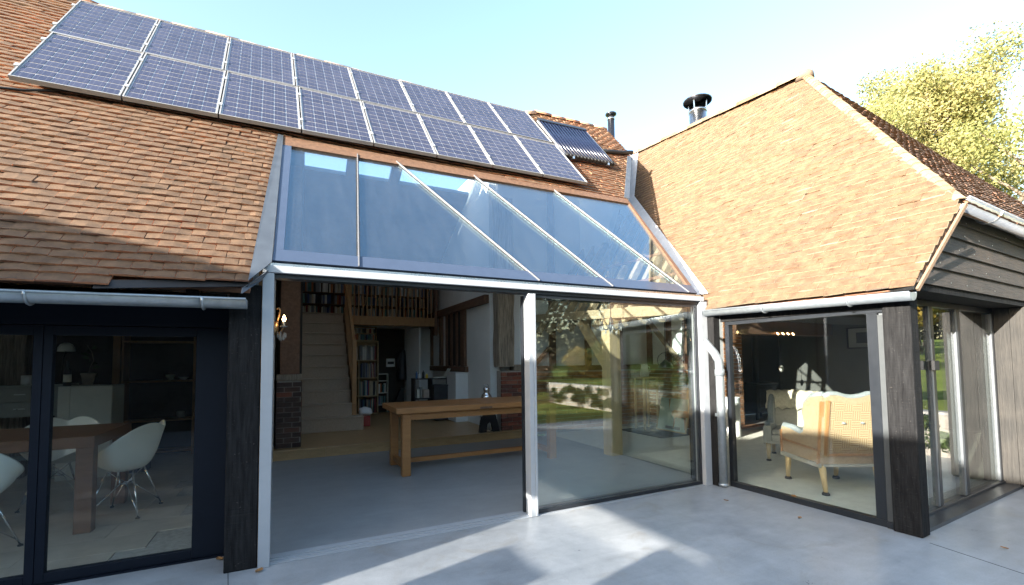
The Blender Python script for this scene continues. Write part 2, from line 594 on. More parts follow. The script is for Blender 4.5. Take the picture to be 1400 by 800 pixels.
M["glass"] = glass("double_glazing", (0.94, 0.97, 0.955), 1.52)
M["roof_glass"] = glass("solar_control_roof_glass", (0.93, 0.97, 1.0), 2.4, 0.016, (0.70, 0.90, 1.0))
M["door_glass"] = glass("clear_door_glass", (0.96, 0.98, 0.97), 1.38, 0.002)
M["coated_glass"] = glass("low_e_coated_glass", (0.97, 0.995, 0.98), 1.85)
M["gable_glass"] = glass("gable_door_glass", (0.80, 0.84, 0.82), 2.8)
M["dimming_glass"] = glass("beam_dimming_glass", (0.84, 0.85, 0.86), 1.5, 0.05)
M["clear_glass"] = glass("clear_glass", (0.95, 0.97, 0.96), 1.5)


def brick_mat(name, stops):
    t = NT(name)
    rnd = t.n("ShaderNodeObjectInfo").outputs["Random"]
    base = t.ramp(rnd, stops)
    v = t.pos()
    f = t.noise(v, 40, 4, 0.7)
    col = t.mix(t.ramp(f, [(0.3, (0, 0, 0)), (0.8, (0.6, 0.6, 0.6))]), base, (0.08, 0.05, 0.04, 1))
    t.bump(f, 0.6, 0.006)
    return t.set(Base_Color=col, Roughness=0.9, Specular_IOR_Level=0.2)


M["brick"] = brick_mat("red_brick", [(0, (0.16, 0.05, 0.035)), (0.4, (0.30, 0.10, 0.06)), (0.8, (0.36, 0.14, 0.085)), (1, (0.11, 0.06, 0.055))])
M["dark_brick"] = brick_mat("burnt_brick", [(0, (0.045, 0.032, 0.03)), (0.6, (0.09, 0.06, 0.05)), (0.85, (0.14, 0.07, 0.05)), (1, (0.28, 0.09, 0.055))])
M["hearth_brick"] = brick_mat("orange_brick", [(0, (0.32, 0.15, 0.07)), (0.5, (0.44, 0.23, 0.11)), (1, (0.38, 0.2, 0.12))])


def stone_tile():
    t = NT("limestone_floor_tile")
    rnd = t.n("ShaderNodeObjectInfo").outputs["Random"]
    f = t.noise(t.pos(), 5, 5, 0.65)
    col = t.mix(0.5, t.ramp(rnd, [(0, (0.40, 0.34, 0.27)), (1, (0.55, 0.47, 0.38))]), t.ramp(f, [(0.3, (0.36, 0.30, 0.235)), (0.7, (0.58, 0.50, 0.41))]))
    t.bump(f, 0.1, 0.004)
    return t.set(Base_Color=col, Roughness=0.42)


M["stone_tile"] = stone_tile()


def cell_mat():
    t = NT("silicon_solar_cell")
    rnd = t.n("ShaderNodeObjectInfo").outputs["Random"]
    uv = t.n("ShaderNodeTexCoord")
    sx = t.n("ShaderNodeSeparateXYZ")
    t.l(uv.outputs["Generated"], sx.inputs[0])
    # two silver bus bars printed on the cell
    d1 = t.math('LESS_THAN', t.math('ABSOLUTE', t.math('SUBTRACT', t.math('ABSOLUTE', t.math('SUBTRACT', sx.outputs[0], 0.5)), 0.24)), 0.010)
    base = t.ramp(rnd, [(0, (0.030, 0.032, 0.060)), (1, (0.046, 0.048, 0.082))])
    col = t.mix(d1, base, (0.11, 0.115, 0.15, 1))
    return t.set(Base_Color=col, Roughness=0.3, Specular_IOR_Level=0.25, Coat_Weight=0.16, Coat_Roughness=0.12)


M["cell"] = cell_mat()
M["backsheet"] = solid("white_backsheet", (0.36, 0.36, 0.38), 0.3, var=0.02, coat=0.4)


def tube_mat():
    t = NT("blue_vacuum_tube")
    return t.set(Base_Color=(0.010, 0.014, 0.035), Roughness=0.2, Specular_IOR_Level=0.4, Coat_Weight=0.25)


M["vac_tube"] = tube_mat()


def plaid():
    t = NT("orange_basketweave_plaid")
    v = t.pos(obj=True)
    ck = t.n("ShaderNodeTexChecker")
    ck.inputs["Scale"].default_value = 9.0
    sp = t.n("ShaderNodeSeparateXYZ")
    t.l(v, sp.inputs[0])
    cb = t.n("ShaderNodeCombineXYZ")
    t.l(t.math('ADD', sp.outputs[0], 10.013), cb.inputs[0])
    t.l(t.math('ADD', sp.outputs[2], 10.0), cb.inputs[1])
    cb.inputs[2].default_value = 0.01
    t.l(cb.outputs[0], ck.inputs["Vector"])

    def stripes(sock):
        fr = t.math('FRACT', t.math('MULTIPLY', sock, 36.0))
        return t.ramp(fr, [(0.0, (0.30, 0.19, 0.105)), (0.40, (0.35, 0.25, 0.15)), (0.55, (0.43, 0.36, 0.26)), (0.80, (0.25, 0.155, 0.09))])
    col = t.mix(ck.outputs["Fac"], stripes(sp.outputs[0]), stripes(sp.outputs[2]))
    t.bump(t.noise(v, 220, 2), 0.5, 0.004)
    return t.set(Base_Color=col, Roughness=0.9, Specular_IOR_Level=0.15)


M["plaid"] = plaid()
M["ochre"] = grain_mat("ochre_upholstery", (0.30, 0.205, 0.13), (0.37, 0.275, 0.185), (1, 1, 1), 30, 0.92, bump=0.5, fine=180, spec=0.15)
M["inner_grey"] = grain_mat("grey_inner_upholstery", (0.30, 0.28, 0.25), (0.40, 0.38, 0.34), (1, 1, 1), 30, 0.92, bump=0.5, fine=180, spec=0.15)


def leaf_mat(name, stops, trans=0.4):
    t = NT(name)
    a = t.n("ShaderNodeAttribute", attribute_name="tone")
    col = t.ramp(a.outputs["Fac"], stops)
    t.l(col, t.b.inputs["Base Color"])
    t.b.inputs["Roughness"].default_value = 0.6
    t.b.inputs["Specular IOR Level"].default_value = 0.3
    tl = t.n("ShaderNodeBsdfTranslucent")
    t.l(col, tl.inputs[0])
    mx = t.n("ShaderNodeMixShader")
    mx.inputs[0].default_value = trans
    t.l(t.b.outputs[0], mx.inputs[1])
    t.l(tl.outputs[0], mx.inputs[2])
    t.l(mx.outputs[0], t.out.inputs["Surface"])
    return t.m


M["leaf_yellow"] = leaf_mat("yellow_green_leaves", [(0, (0.13, 0.15, 0.05)), (0.35, (0.27, 0.28, 0.10)), (0.75, (0.40, 0.37, 0.16)), (1, (0.36, 0.28, 0.15))])
M["leaf_gold"] = leaf_mat("golden_leaves", [(0, (0.14, 0.15, 0.03)), (0.4, (0.30, 0.24, 0.04)), (0.8, (0.42, 0.27, 0.05)), (1, (0.34, 0.12, 0.03))])
M["leaf_red"] = leaf_mat("russet_leaves", [(0, (0.16, 0.10, 0.04)), (0.5, (0.32, 0.07, 0.03)), (1, (0.42, 0.15, 0.08))])
M["leaf_green"] = leaf_mat("dark_green_leaves", [(0, (0.025, 0.05, 0.015)), (0.5, (0.06, 0.10, 0.025)), (1, (0.16, 0.16, 0.06))], 0.25)
M["leaf_wood"] = leaf_mat("woodland_leaves", [(0, (0.02, 0.025, 0.012)), (0.5, (0.05, 0.045, 0.022)), (0.8, (0.10, 0.075, 0.035)), (1, (0.17, 0.11, 0.05))], 0.2)
M["leaf_brown"] = leaf_mat("brown_shrub_leaves", [(0, (0.10, 0.06, 0.035)), (0.5, (0.22, 0.14, 0.08)), (1, (0.36, 0.24, 0.16))], 0.2)
M["bark"] = grain_mat("grey_brown_bark", (0.10, 0.08, 0.06), (0.24, 0.20, 0.16), (6, 6, 1), 4, 0.9, bump=0.6, bdist=0.02)
M["lawn"] = grain_mat("autumn_lawn", (0.10, 0.14, 0.025), (0.20, 0.24, 0.055), (1, 1, 1), 1.2, 0.95, bump=0.8, bdist=0.03, fine=50, spec=0.1)
M["gravel"] = grain_mat("pale_paving", (0.30, 0.29, 0.27), (0.40, 0.39, 0.37), (1, 1, 1), 2, 0.9)


def emit(name, col, st):
    t = NT(name)
    return t.set(Base_Color=col, Emission_Color=col, Emission_Strength=st)


M["bulb"] = emit("lit_bulb", (1.0, 0.62, 0.28), 9.0)
M["crystal"] = solid("cut_crystal", (0.55, 0.52, 0.48), 0.08, 0.3, 0.8, var=0.3, ns=60)
M["brass"] = solid("aged_brass", (0.42, 0.27, 0.14), 0.35, 0.9, var=0.15)

# ------------------------------------------------------------------ shared geometry of the two roofs
PIT = R(48.5)
CP, SP = math.cos(PIT), math.sin(PIT)


def mr(a, b, off=0.0):
    """main roof: a = along the ridge (X), b = up the slope from the glass line, off = out of the plane"""
    return Vector((a, b * CP - off * SP, 2.51 + b * SP + off * CP))


W0 = Vector((5.271, -0.21, 0))
WD = Vector((0.0349928, -0.9993876, 0))          # along the wing, towards the viewer
GD = Vector((math.cos(-0.062), -math.sin(-0.062), 0))   # along the gable
WPIT = R(56)
WUP = Vector((GD.x * math.cos(WPIT), GD.y * math.cos(WPIT), math.sin(WPIT)))
WN = WUP.cross(WD).normalized()
if WN.z < 0:
    WN = -WN
WO = Vector((5.151, -0.217, 2.33))


def wr(s, b, off=0.0):
    """wing roof: s = along the eaves towards the viewer, b = up the slope"""
    return WO + WD * s + WUP * b + WN * off


def wr_inv(p):
    d = Vector(p) - WO
    m = Matrix((WD, WUP, WN)).transposed().inverted()
    r = m @ d
    return r.x, r.y


def W(s, t, z=0.0):
    p = W0 + WD * s + GD * t
    return Vector((p.x, p.y, z))


# ------------------------------------------------------------------ the ground
def structure(name, mb, m, bevel=0):
    return mb.build(name, m, kind="structure", bevel=bevel)


structure("lawn", MB().add([(-900, -900, -0.10), (900, -900, -0.10), (900, 900, -0.10), (-900, 900, -0.10)], [(0, 1, 2, 3)]), M["lawn"])
structure("terrace", MB().prism([(-14, -8.6, -0.12), (4.0, -8.6, -0.12), (5.0, -6.0, -0.12), (16, -6.0, -0.12), (16, 0.0, -0.12), (-0.322, 0.0, -0.12), (-0.322, 0.40, -0.12), (-14, 0.40, -0.12)], (0, 0, 0.12)), M["terrace"])
ter = bpy.data.objects["terrace"]
for a, b in (((5.225, -2.27), (4.6, -5.9)), ((-0.335, 0.39), (-0.20, -0.9)), ((-0.20, -0.9), (0.2, -5.9))):
    MB().bar((a[0], a[1], 0.0005), (b[0], b[1], 0.0005), 0.005, 0.003).build("saw_cut", M["mortar_dark"], ter)
structure("hall_floor", MB().prism([(-0.2, 0.004, -0.12), (5.36, 0.004, -0.12), (5.36, 4.385, -0.12), (-0.2, 4.385, -0.12)], (0, 0, 0.12)), M["hall_floor"])
structure("living_room_floor", MB().prism([W(1.72, 0.06, -0.10), W(1.72, 3.04, -0.10), (13.5, -1.6, -0.10), (13.5, 4.7, -0.10), (5.365, 4.7, -0.10), W(0, 0.10, -0.10)], (0, 0, 0.104)), M["rug"])

# raised oak floor at the back of the hall, board by board
of = structure("raised_floor", MB().prism([(-0.2, 4.42, 0.0), (4.75, 4.42, 0.0), (4.75, 9.75, 0.0), (-0.2, 9.75, 0.0)], (0, 0, 0.14)), M["oak_floor"])
bm_ = MB().box((0, 0, 0), (1.62, 0.150, 0.026)).mesh("floor_board", M["oak_floor"])
for j in range(14):
    for i in range(4):
        x = -0.2 + (-0.8 if j % 2 else 0.0) + i * 1.63
        if x > 4.2 or x + 1.62 < 0:
            continue
        o = sub("floor_board", bm_, Matrix.Translation((max(x, -0.2), 4.42 + 0.154 * j, 0.142)), of)
for k, (x0, x1) in enumerate(((-0.2, 0.72), (0.725, 3.3), (3.305, 4.75))):
    MB().box((x0, 4.375, 0.0), (x1, 4.418, 0.135)).build("riser_board", M["oak_floor"], of)
    MB().box((x0, 4.352, 0.137), (x1, 4.418, 0.170)).build("nosing", M["oak_floor"], of, bevel=0.006)

# dining room floor of stone slabs
df = structure("dining_room_floor", MB().prism([(-7, 0.44, -0.12), (-0.35, 0.44, -0.12), (-0.35, 6.6, -0.12), (-7, 6.6, -0.12)], (0, 0, 0.112)), M["mortar"])
st_m = MB().box((0, 0, -0.012), (0.885, 0.44, 0.0)).mesh("floor_tile", M["stone_tile"])
for j in range(14):
    for i in range(6):
        x = -0.40 - 0.89 * (i + 1) + (0.37 if j % 2 else 0.06) - 0.1 * (j % 3)
        if x + 0.885 > -0.36:
            continue
        sub("floor_tile", st_m, Matrix.Translation((x, 0.46 + 0.446 * j, 0.002)), df)

# ------------------------------------------------------------------ tiles
TW, TG, TT = 0.192, 0.094, 0.016       # tile width, gauge and thickness


def tile_arrays(L):
    """one cambered plain tile: x across, y up the slope (0 = its lower edge), z out of the roof"""
    w = TW / 2 - 0.002
    vs = []
    for y, zt in ((0.0, 0.031), (L, 0.008)):
        for x, c in ((-w, -0.003), (0, 0.003), (w, -0.003)):
            vs.append((x, y, zt + c))
        for x in (-w, 0, w):
            vs.append((x, y, zt - TT))
    f = [(0, 1, 7, 6), (1, 2, 8, 7), (3, 4, 1, 0), (4, 5, 2, 1), (9, 10, 4, 3), (10, 11, 5, 4), (0, 6, 9, 3), (2, 5, 11, 8)]
    return np.array(vs), np.array(f)


def inside(poly, x, y):
    c = False
    n = len(poly)
    j = n - 1
    for i in range(n):
        xi, yi = poly[i]
        xj, yj = poly[j]
        if (yi > y) != (yj > y) and x < (xj - xi) * (y - yi) / (yj - yi) + xi:
            c = not c
        j = i
    return c


def in_frame(p):
    d = Vector(p) - CAM
    z = d.dot(f_)
    if z < 0.3:
        return False
    u = 700 + 622 * d.dot(r_) / z
    v = 460.44 - 622 * d.dot(u_) / z
    return -20 < u < 1420 and -20 < v < 820


def lay_tiles(P, ax, ay, az, polys, b0, b1, a0, a1, parent, key, wav, seed, most=300, holes=(), slope_of=None):
    """P(a, b, off) -> world.  Lays courses of tiles inside polys, the nearest ones each an object, the rest one mesh."""
    rr = random.Random(seed)
    V0, F0 = tile_arrays(TG * 1.45)
    lst = []
    ph = rr.uniform(0, 5)
    for k in range(int((b1 - b0) / TG) + 1):
        b = b0 + k * TG
        for poly in polys:
            # where this course leaves the outline: start there and work back
            xs = []
            bm = min(max(b + 0.045, min(q[1] for q in poly) + 1e-4), max(q[1] for q in poly) - 1e-4)
            for i in range(len(poly)):
                (xa, ya), (xb, yb) = poly[i - 1], poly[i]
                if (ya > bm) != (yb > bm):
                    xs.append(xa + (bm - ya) / (yb - ya) * (xb - xa))
            if len(xs) < 2 or b > max(q[1] for q in poly) - 0.02 or b < min(q[1] for q in poly) - 0.05:
                continue
            x1, x0 = max(xs), max(min(xs), a0)
            a = x1 + rr.uniform(-0.006, 0.006)
            first = True
            while a > x0 + 0.02:
                w = 0.5 if (first and k % 2) else 1.0
                w *= rr.uniform(0.985, 1.0)
                if a - w * TW < x0:
                    w = (a - x0) / TW
                first = False
                ac = a - w * TW / 2
                a -= w * TW
                bb = b + 0.010 * math.sin(ac * 1.4 + ph) + 0.005 * math.sin(ac * 4.1 + k) + rr.gauss(0, 0.003)
                off = wav * (math.sin(ac * 1.3 + b * 0.8 + ph) + 0.7 * math.sin(ac * 0.55 - b * 1.7)) + rr.uniform(-0.002, 0.003)
                if any(inside(q, ac, b + 0.03) for q in holes):
                    continue
                if rr.random() < 0.012:
                    bb -= rr.uniform(0.02, 0.05)
                    off += 0.006
                lst.append((ac, bb, off, rr.gauss(0, 0.009) if rr.random() < 0.96 else rr.gauss(0, 0.05), rr.gauss(0, 0.014), rr.random(), rr.gauss(0, 0.016), w))
    ranked = sorted((i for i, q in enumerate(lst) if in_frame(P(q[0], q[1], 0))), key=lambda i: depth_of(P(lst[i][0], lst[i][1], 0)))
    own = set(ranked[:most])
    EM = [1, 1, 0, 0, 0, 0, 0, 0]
    mesh = np_mesh("tile", V0, F0, [M[key + "_tile"], M[key + "_edge"]], mi=EM)
    VV, FF, TN = [], [], []
    o = 0
    ax, ay, az = Vector(ax), Vector(ay), Vector(az)
    Xn, Yn, Zn = (np.array(v) for v in (ax, ay, az))
    for i, (a, b, off, yaw, roll, tone, pit, w) in enumerate(lst):
        x = ax * math.cos(yaw) + ay * math.sin(yaw)
        y = ay * math.cos(yaw) - ax * math.sin(yaw)
        x2 = x * math.cos(roll) + az * math.sin(roll)
        z2 = az * math.cos(roll) - x * math.sin(roll)
        y2 = y * math.cos(pit) + z2 * math.sin(pit)
        z3 = z2 * math.cos(pit) - y * math.sin(pit)
        p = P(a, b, off)
        if i in own:
            sub("tile", mesh, frame(p, x2 * w, y2, z3), parent)
        else:
            A = np.array([x2 * w, y2, z3])
            VV.append(V0 @ A + np.array(p))
            FF.append(F0 + o)
            TN.append(np.full(len(F0), tone))
            o += len(V0)
    if VV:
        me = np_mesh("tile_field", np.concatenate(VV), np.concatenate(FF), [M[key + "_field"], M[key + "_edge"]], np.concatenate(TN), mi=EM * len(VV))
        link(bpy.data.objects.new("tile_field", me), parent, kind="stuff")


def ridge_tiles(a, b, parent, key, r=0.13, L=0.42, name="ridge_tile", up=Vector((0, 0, 1))):
    a, b = Vector(a), Vector(b)
    d = (b - a)
    n = max(1, round(d.length / L))
    d.normalize()
    s = d.cross(up).normalized()
    t = s.cross(d)
    mb = MB()
    l2 = (b - a).length / n
    ring = []
    for y in (0.0, l2 + 0.01):
        for rad in (r, r - 0.02):
            for j in range(7):
                ang = R(-8 + 196 * j / 6)
                ring.append((rad * math.cos(ang), y, rad * math.sin(ang) * 0.75))
    fs = []
    for j in range(6):
        fs += [(j, j + 1, 14 + j + 1, 14 + j), (7 + j + 1, 7 + j, 21 + j, 21 + j + 1), (j + 1, j, 7 + j, 7 + j + 1), (14 + j, 14 + j + 1, 21 + j + 1, 21 + j)]
    mb.add(ring, fs)
    me = mb.mesh(name, M[key + "_tile"], True)
    for i in range(n):
        p = a + d * (i * l2) + t * random.uniform(-0.008, 0.008)
        sub(name, me, frame(p, s, d, t), parent)


# ------------------------------------------------------------------ the main barn
barn = thing("barn", "long tiled barn with the glazed opening below and solar panels on its roof", "barn")

roof = MB()
XL = -10.0
RLX0, RLX1, RLB0, RLB1 = -6.8, -3.1, 0.40, 2.20          # rooflight added out of frame to bring daylight into the dining room
roof.slab([mr(XL, -0.42, -0.035), mr(-0.17, -0.32, -0.035), mr(-0.125, RLB0, -0.035), mr(XL, RLB0, -0.035)], -0.05)
roof.slab([mr(XL, RLB0 + 0.001, -0.035), mr(RLX0, RLB0 + 0.001, -0.035), mr(RLX0, RLB1, -0.035), mr(XL, RLB1, -0.035)], -0.05)
roof.slab([mr(RLX1, RLB0 + 0.001, -0.035), mr(-0.125, RLB0 + 0.001, -0.035), mr(-0.035, RLB1, -0.035), mr(RLX1, RLB1, -0.035)], -0.05)
roof.slab([mr(XL, RLB1 + 0.001, -0.035), mr(-0.035, RLB1 + 0.001, -0.035), mr(-0.02, 2.44, -0.035), mr(XL, 2.44, -0.035)], -0.05)
RPTS = [(-10, 5.95), (-2.95, 5.86), (-2.3, 5.46), (4.3, 5.56), (4.75, 5.88), (6.66, 5.98)]      # the old ridge line is not straight
roof.slab([mr(XL, 2.445, -0.035), mr(5.24, 2.445, -0.035), mr(6.46, 4.45, -0.035)] + [mr(a, b, -0.035) for a, b in reversed(RPTS)], -0.05)
RZ = mr(0, 6.0).z
RY = mr(0, 6.0).y
def rear(x, y):
    return (x, y, RZ - 0.08 - (y - RY - 0.06) * (RZ - 0.08 - 3.5) / (10.6 - RY - 0.06))


for x0, x1, y0, y1 in ((XL, 6.65, RY + 0.06, 5.15), (XL, 6.65, 6.15, 10.6), (XL, 0.08, 5.151, 6.149), (1.22, 1.40, 5.151, 6.149), (2.16, 2.34, 5.151, 6.149), (4.30, 6.65, 5.151, 6.149)):
    roof.slab([rear(x0, y0), rear(x1, y0), rear(x1, y1), rear(x0, y1)], -0.05)
roof = roof.build("roof", M["deck"], barn)

polyL = [(XL, -0.40), (-1.6, -0.41), (-0.175, -0.30), (-0.02, 2.40), (-0.02, 5.48), (-2.3, 5.46), (-2.95, 5.86), (XL, 5.95)]
polyM = [(-0.02, 2.40), (5.25, 2.47), (6.48, 4.45), (6.63, 4.78), (6.68, 5.98), (4.75, 5.88), (4.3, 5.56), (-0.02, 5.48)]
lay_tiles(mr, (1, 0, 0), (0, CP, SP), (0, -SP, CP), [polyL, polyM], -0.41, 6.0, -6.2, 6.7, roof, "main", 0.011, 3, most=299, holes=[[(RLX0, RLB0 - 0.06), (RLX1, RLB0 - 0.06), (RLX1, RLB1), (RLX0, RLB1)]])
rl = MB()
for a, b in ((mr(RLX0, RLB0), mr(RLX1, RLB0)), (mr(RLX0, RLB1), mr(RLX1, RLB1)), (mr(RLX0, RLB0), mr(RLX0, RLB1)), (mr(RLX1, RLB0), mr(RLX1, RLB1))):
    rl.bar(a, b, 0.07, 0.10, (0, -SP, CP))
rl = rl.build("rooflight", M["slate_frit"], barn)  # unseen, added to light the dining room
MB().slab([mr(RLX0, RLB0, 0.02), mr(RLX1, RLB0, 0.02), mr(RLX1, RLB1, 0.02), mr(RLX0, RLB1, 0.02)], -0.012).build("pane", M["clear_glass"], rl)
for x0, x1 in ((0.08, 1.22), (1.40, 2.16), (2.34, 4.30)):
    rl = MB()
    for a, b in ((rear(x0, 5.15), rear(x1, 5.15)), (rear(x0, 6.15), rear(x1, 6.15)), (rear(x0, 5.15), rear(x0, 6.15)), (rear(x1, 5.15), rear(x1, 6.15))):
        rl.bar(a, b, 0.06, 0.08)
    rl = rl.build("rooflight", M["slate_frit"], barn)
    MB().slab([rear(x0, 5.16), rear(x1, 5.16), rear(x1, 6.14), rear(x0, 6.14)], 0.012).build("pane", M["clear_glass"], rl)
for (a0_, b0_), (a1_, b1_) in zip(RPTS, RPTS[1:]):
    ridge_tiles(mr(max(a0_, -6.5), b0_, -0.02), mr(a1_, b1_, -0.02), roof, "main", 0.10)

# walls of the main barn (mostly seen from inside)
MB().prism([(XL, 9.8, 0), (6.5, 9.8, 0), (6.5, 9.8, 3.9), (XL, 9.8, 3.9)], (0, 0.2, 0)).build("rear_wall", M["plaster"], barn)
MB().prism([(XL, 0.45, 0), (XL, 10.5, 0), (XL, 10.5, 3.5), (XL, RY, RZ - 0.15), (XL, 0.45, 2.9)], (0.2, 0, 0)).build("end_wall", M["plaster"], barn)
MB().prism([(6.45, 4.72, 2.4), (6.45, 10.5, 2.4), (6.45, 10.5, 3.45), (6.45, RY, RZ - 0.15), (6.45, 3.4, 5.9), (6.45, 3.4, 5.0)], (0.15, 0, 0)).build("end_wall", M["plaster"], barn)
# party wall between dining room and hall
MB().prism([(-0.22, 0.30, 0), (-0.22, 9.78, 0), (-0.22, 9.78, 3.8), (-0.22, RY, RZ - 0.2), (-0.22, 0.35, 2.75)], (0.12, 0, 0)).build("party_wall", M["plaster"], barn)
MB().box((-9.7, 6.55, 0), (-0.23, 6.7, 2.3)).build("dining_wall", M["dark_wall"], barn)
MB().box((-7.0, 0.45, 0), (-6.9, 6.54, 2.3)).build("dining_wall", M["plaster"], barn)
for bx in (((-9.7, 0.42, 2.24), (RLX0, 6.54, 2.34)), ((RLX1, 0.42, 2.24), (-0.225, 6.54, 2.34)), ((RLX0, 2.3, 2.24), (RLX1, 6.54, 2.34))):
    MB().box(*bx).build("dining_ceiling", M["plaster"], barn)
# black posts and the dark head over the dining room doors
MB().box((-0.322, -0.045, 0.0), (-0.092, 0.29, 2.30)).build("timber_post", M["black_timber"], barn, bevel=0.008)
MB().box((-7, 0.36, 1.965), (-0.33, 0.50, 2.235)).build("lintel", M["navy_alu"], barn)
MB().box((-7, -0.11, 2.10), (-0.33, -0.075, 2.20)).build("fascia_board", M["black_timber"], barn)
MB().box((-7, -0.074, 2.15), (-0.33, 0.355, 2.18)).build("soffit_board", M["black_timber"], barn)
MB().box((-7, 0.34, -0.02), (-0.33, 0.46, 0.012)).build("door_sill", M["navy_alu"], barn)
for k in range(5):        # rafter feet behind the gutter
    x = -0.55 - 0.55 * k
    MB().bar(mr(x, -0.34, -0.12), mr(x, 0.1, -0.12), 0.08, 0.10).build("rafter_foot", M["black_timber"], barn)
MB().slab([mr(-1.1, -0.44, -0.01), mr(-0.18, -0.33, -0.01), mr(-0.18, -0.25, -0.004), mr(-1.1, -0.36, -0.004)], 0.006).build("roofing_felt", M["black"], barn)

# dining room doors: a fixed leaf and a sliding leaf
for (x0, x1, nm) in ((-2.73, -1.575, "sliding_door"), (-1.572, -0.332, "glazed_door")):
    fr = MB()
    zt, zb = 1.96, 0.014
    l_, r2 = (x0, x0 + 0.055) if nm == "glazed_door" else (x0, x0 + 0.055)
    rr_ = 0.055 if nm == "sliding_door" else 0.265
    fr.box((x0, 0.37, zb), (x0 + 0.055, 0.43, zt))
    fr.box((x1 - rr_, 0.37, zb), (x1, 0.43, zt))
    fr.box((x0 + 0.055, 0.37, zt - 0.075), (x1 - rr_, 0.43, zt))
    fr.box((x0 + 0.055, 0.37, zb), (x1 - rr_, 0.43, zb + 0.075))
    fo = fr.build(nm, M["navy_alu"], barn, bevel=0.004)
    MB().box((x0 + 0.05, 0.392, zb + 0.07), (x1 - rr_ + 0.005, 0.408, zt - 0.07)).build("pane", M["door_glass"], fo)
for x0, x1 in ((-4.15, -2.733), (-5.57, -4.153), (-6.98, -5.573)):
    fo = MB().box((x0, 0.37, 0.014), (x0 + 0.055, 0.43, 1.96)).box((x1 - 0.055, 0.37, 0.014), (x1, 0.43, 1.96)).box((x0 + 0.055, 0.37, 1.885), (x1 - 0.055, 0.43, 1.96)).box((x0 + 0.055, 0.37, 0.014), (x1 - 0.055, 0.43, 0.089)).build("glazed_door", M["navy_alu"], barn)
    MB().box((x0 + 0.05, 0.392, 0.085), (x1 - 0.05, 0.408, 1.89)).build("pane", M["door_glass"], fo)

# the pale frame round the big opening
MB().box((-0.086, -0.07, 0.0), (0.0, 0.10, 2.405)).build("frame_post", M["white_alu"], barn, bevel=0.004)
MB().box((5.0, -0.07, 0.0), (5.115, 0.10, 2.405)).build("frame_post", M["white_alu"], barn, bevel=0.004)
hb = MB().box((-0.086, -0.075, 2.409), (5.06, 0.10, 2.470)).build("header_beam", M["white_alu"], barn, bevel=0.004)
MB().box((-0.086, -0.062, 2.472), (5.02, 0.03, 2.492)).build("header_trim", M["steel"], barn)
MB().box((0.0, -0.03, 2.372), (5.0, 0.09, 2.407)).build("head_track", M["black_alu"], barn)
MB().box((-0.115, -0.02, 0.0), (-0.088, 0.28, 2.5)).build("jamb_lining", M["oak_stair"], barn)
# threshold: a steel track with a drain slot
tk = MB()
tk.box((0.0, 0.018, 0.002), (2.45, 0.060, 0.012))
tk.box((0.0, 0.072, 0.002), (5.0, 0.150, 0.016))
tk.box((0.0, -0.045, 0.002), (5.0, 0.012, 0.008))
tk.build("door_track", M["white_alu"], barn)
MB().box((0.0, 0.060, 0.001), (2.45, 0.072, 0.006)).build("drain_slot", M["black"], barn)
# fixed pane and the slid-back leaf behind it
fp = MB()
fp.box((2.452, -0.035, 0.012), (2.512, 0.055, 2.37))
fp.box((2.514, -0.012, 0.014), (4.998, 0.030, 0.052))
fp.box((2.514, -0.012, 2.335), (4.998, 0.030, 2.370))
fp.box((4.962, -0.012, 0.054), (4.998, 0.030, 2.333))
fx = MB().box((2.430, -0.05, 0.004), (2.482, 0.07, 2.372)).build("mullion", M["white_alu"], barn, bevel=0.003)
MB().box((2.484, -0.055, 0.004), (2.512, 0.05, 2.372)).build("mullion", M["white_alu"], barn, bevel=0.003)
fo = MB().box((2.514, -0.012, 0.014), (4.998, 0.030, 0.052)).box((2.514, -0.012, 2.335), (4.998, 0.030, 2.370)).box((4.962, -0.012, 0.054), (4.998, 0.030, 2.333)).build("fixed_window", M["black_alu"], barn)
MB().box((2.514, -0.004, 0.05), (4.964, 0.016, 2.338)).build("pane", M["coated_glass"], fo)
fo = MB().box((2.416, 0.080, 0.018), (2.444, 0.120, 2.36)).box((2.446, 0.080, 0.018), (4.95, 0.120, 0.05)).box((2.446, 0.080, 2.33), (4.95, 0.120, 2.36)).box((4.952, 0.080, 0.018), (4.99, 0.120, 2.36)).build("sliding_door", M["black_alu"], barn)
MB().box((2.44, 0.092, 0.048), (4.955, 0.108, 2.332)).build("pane", M["glass"], fo)

# glazed roof over the opening
gr = MB()
BT, BB = (0.03, 0.864, 1.281, 2.359, 3.677, 5.24), (-0.005, 0.682, 2.575, 3.584, 4.832, 4.975)
TB = 2.40


def gp(i, k):
    """a point on glazing line i (0..5), k = 0 bottom .. 1 top"""
    return BB[i] + (BT[i] - BB[i]) * k, TB * k


def gq(i, k, off):
    a, b = gp(i, k)
    return mr(a, b, off)


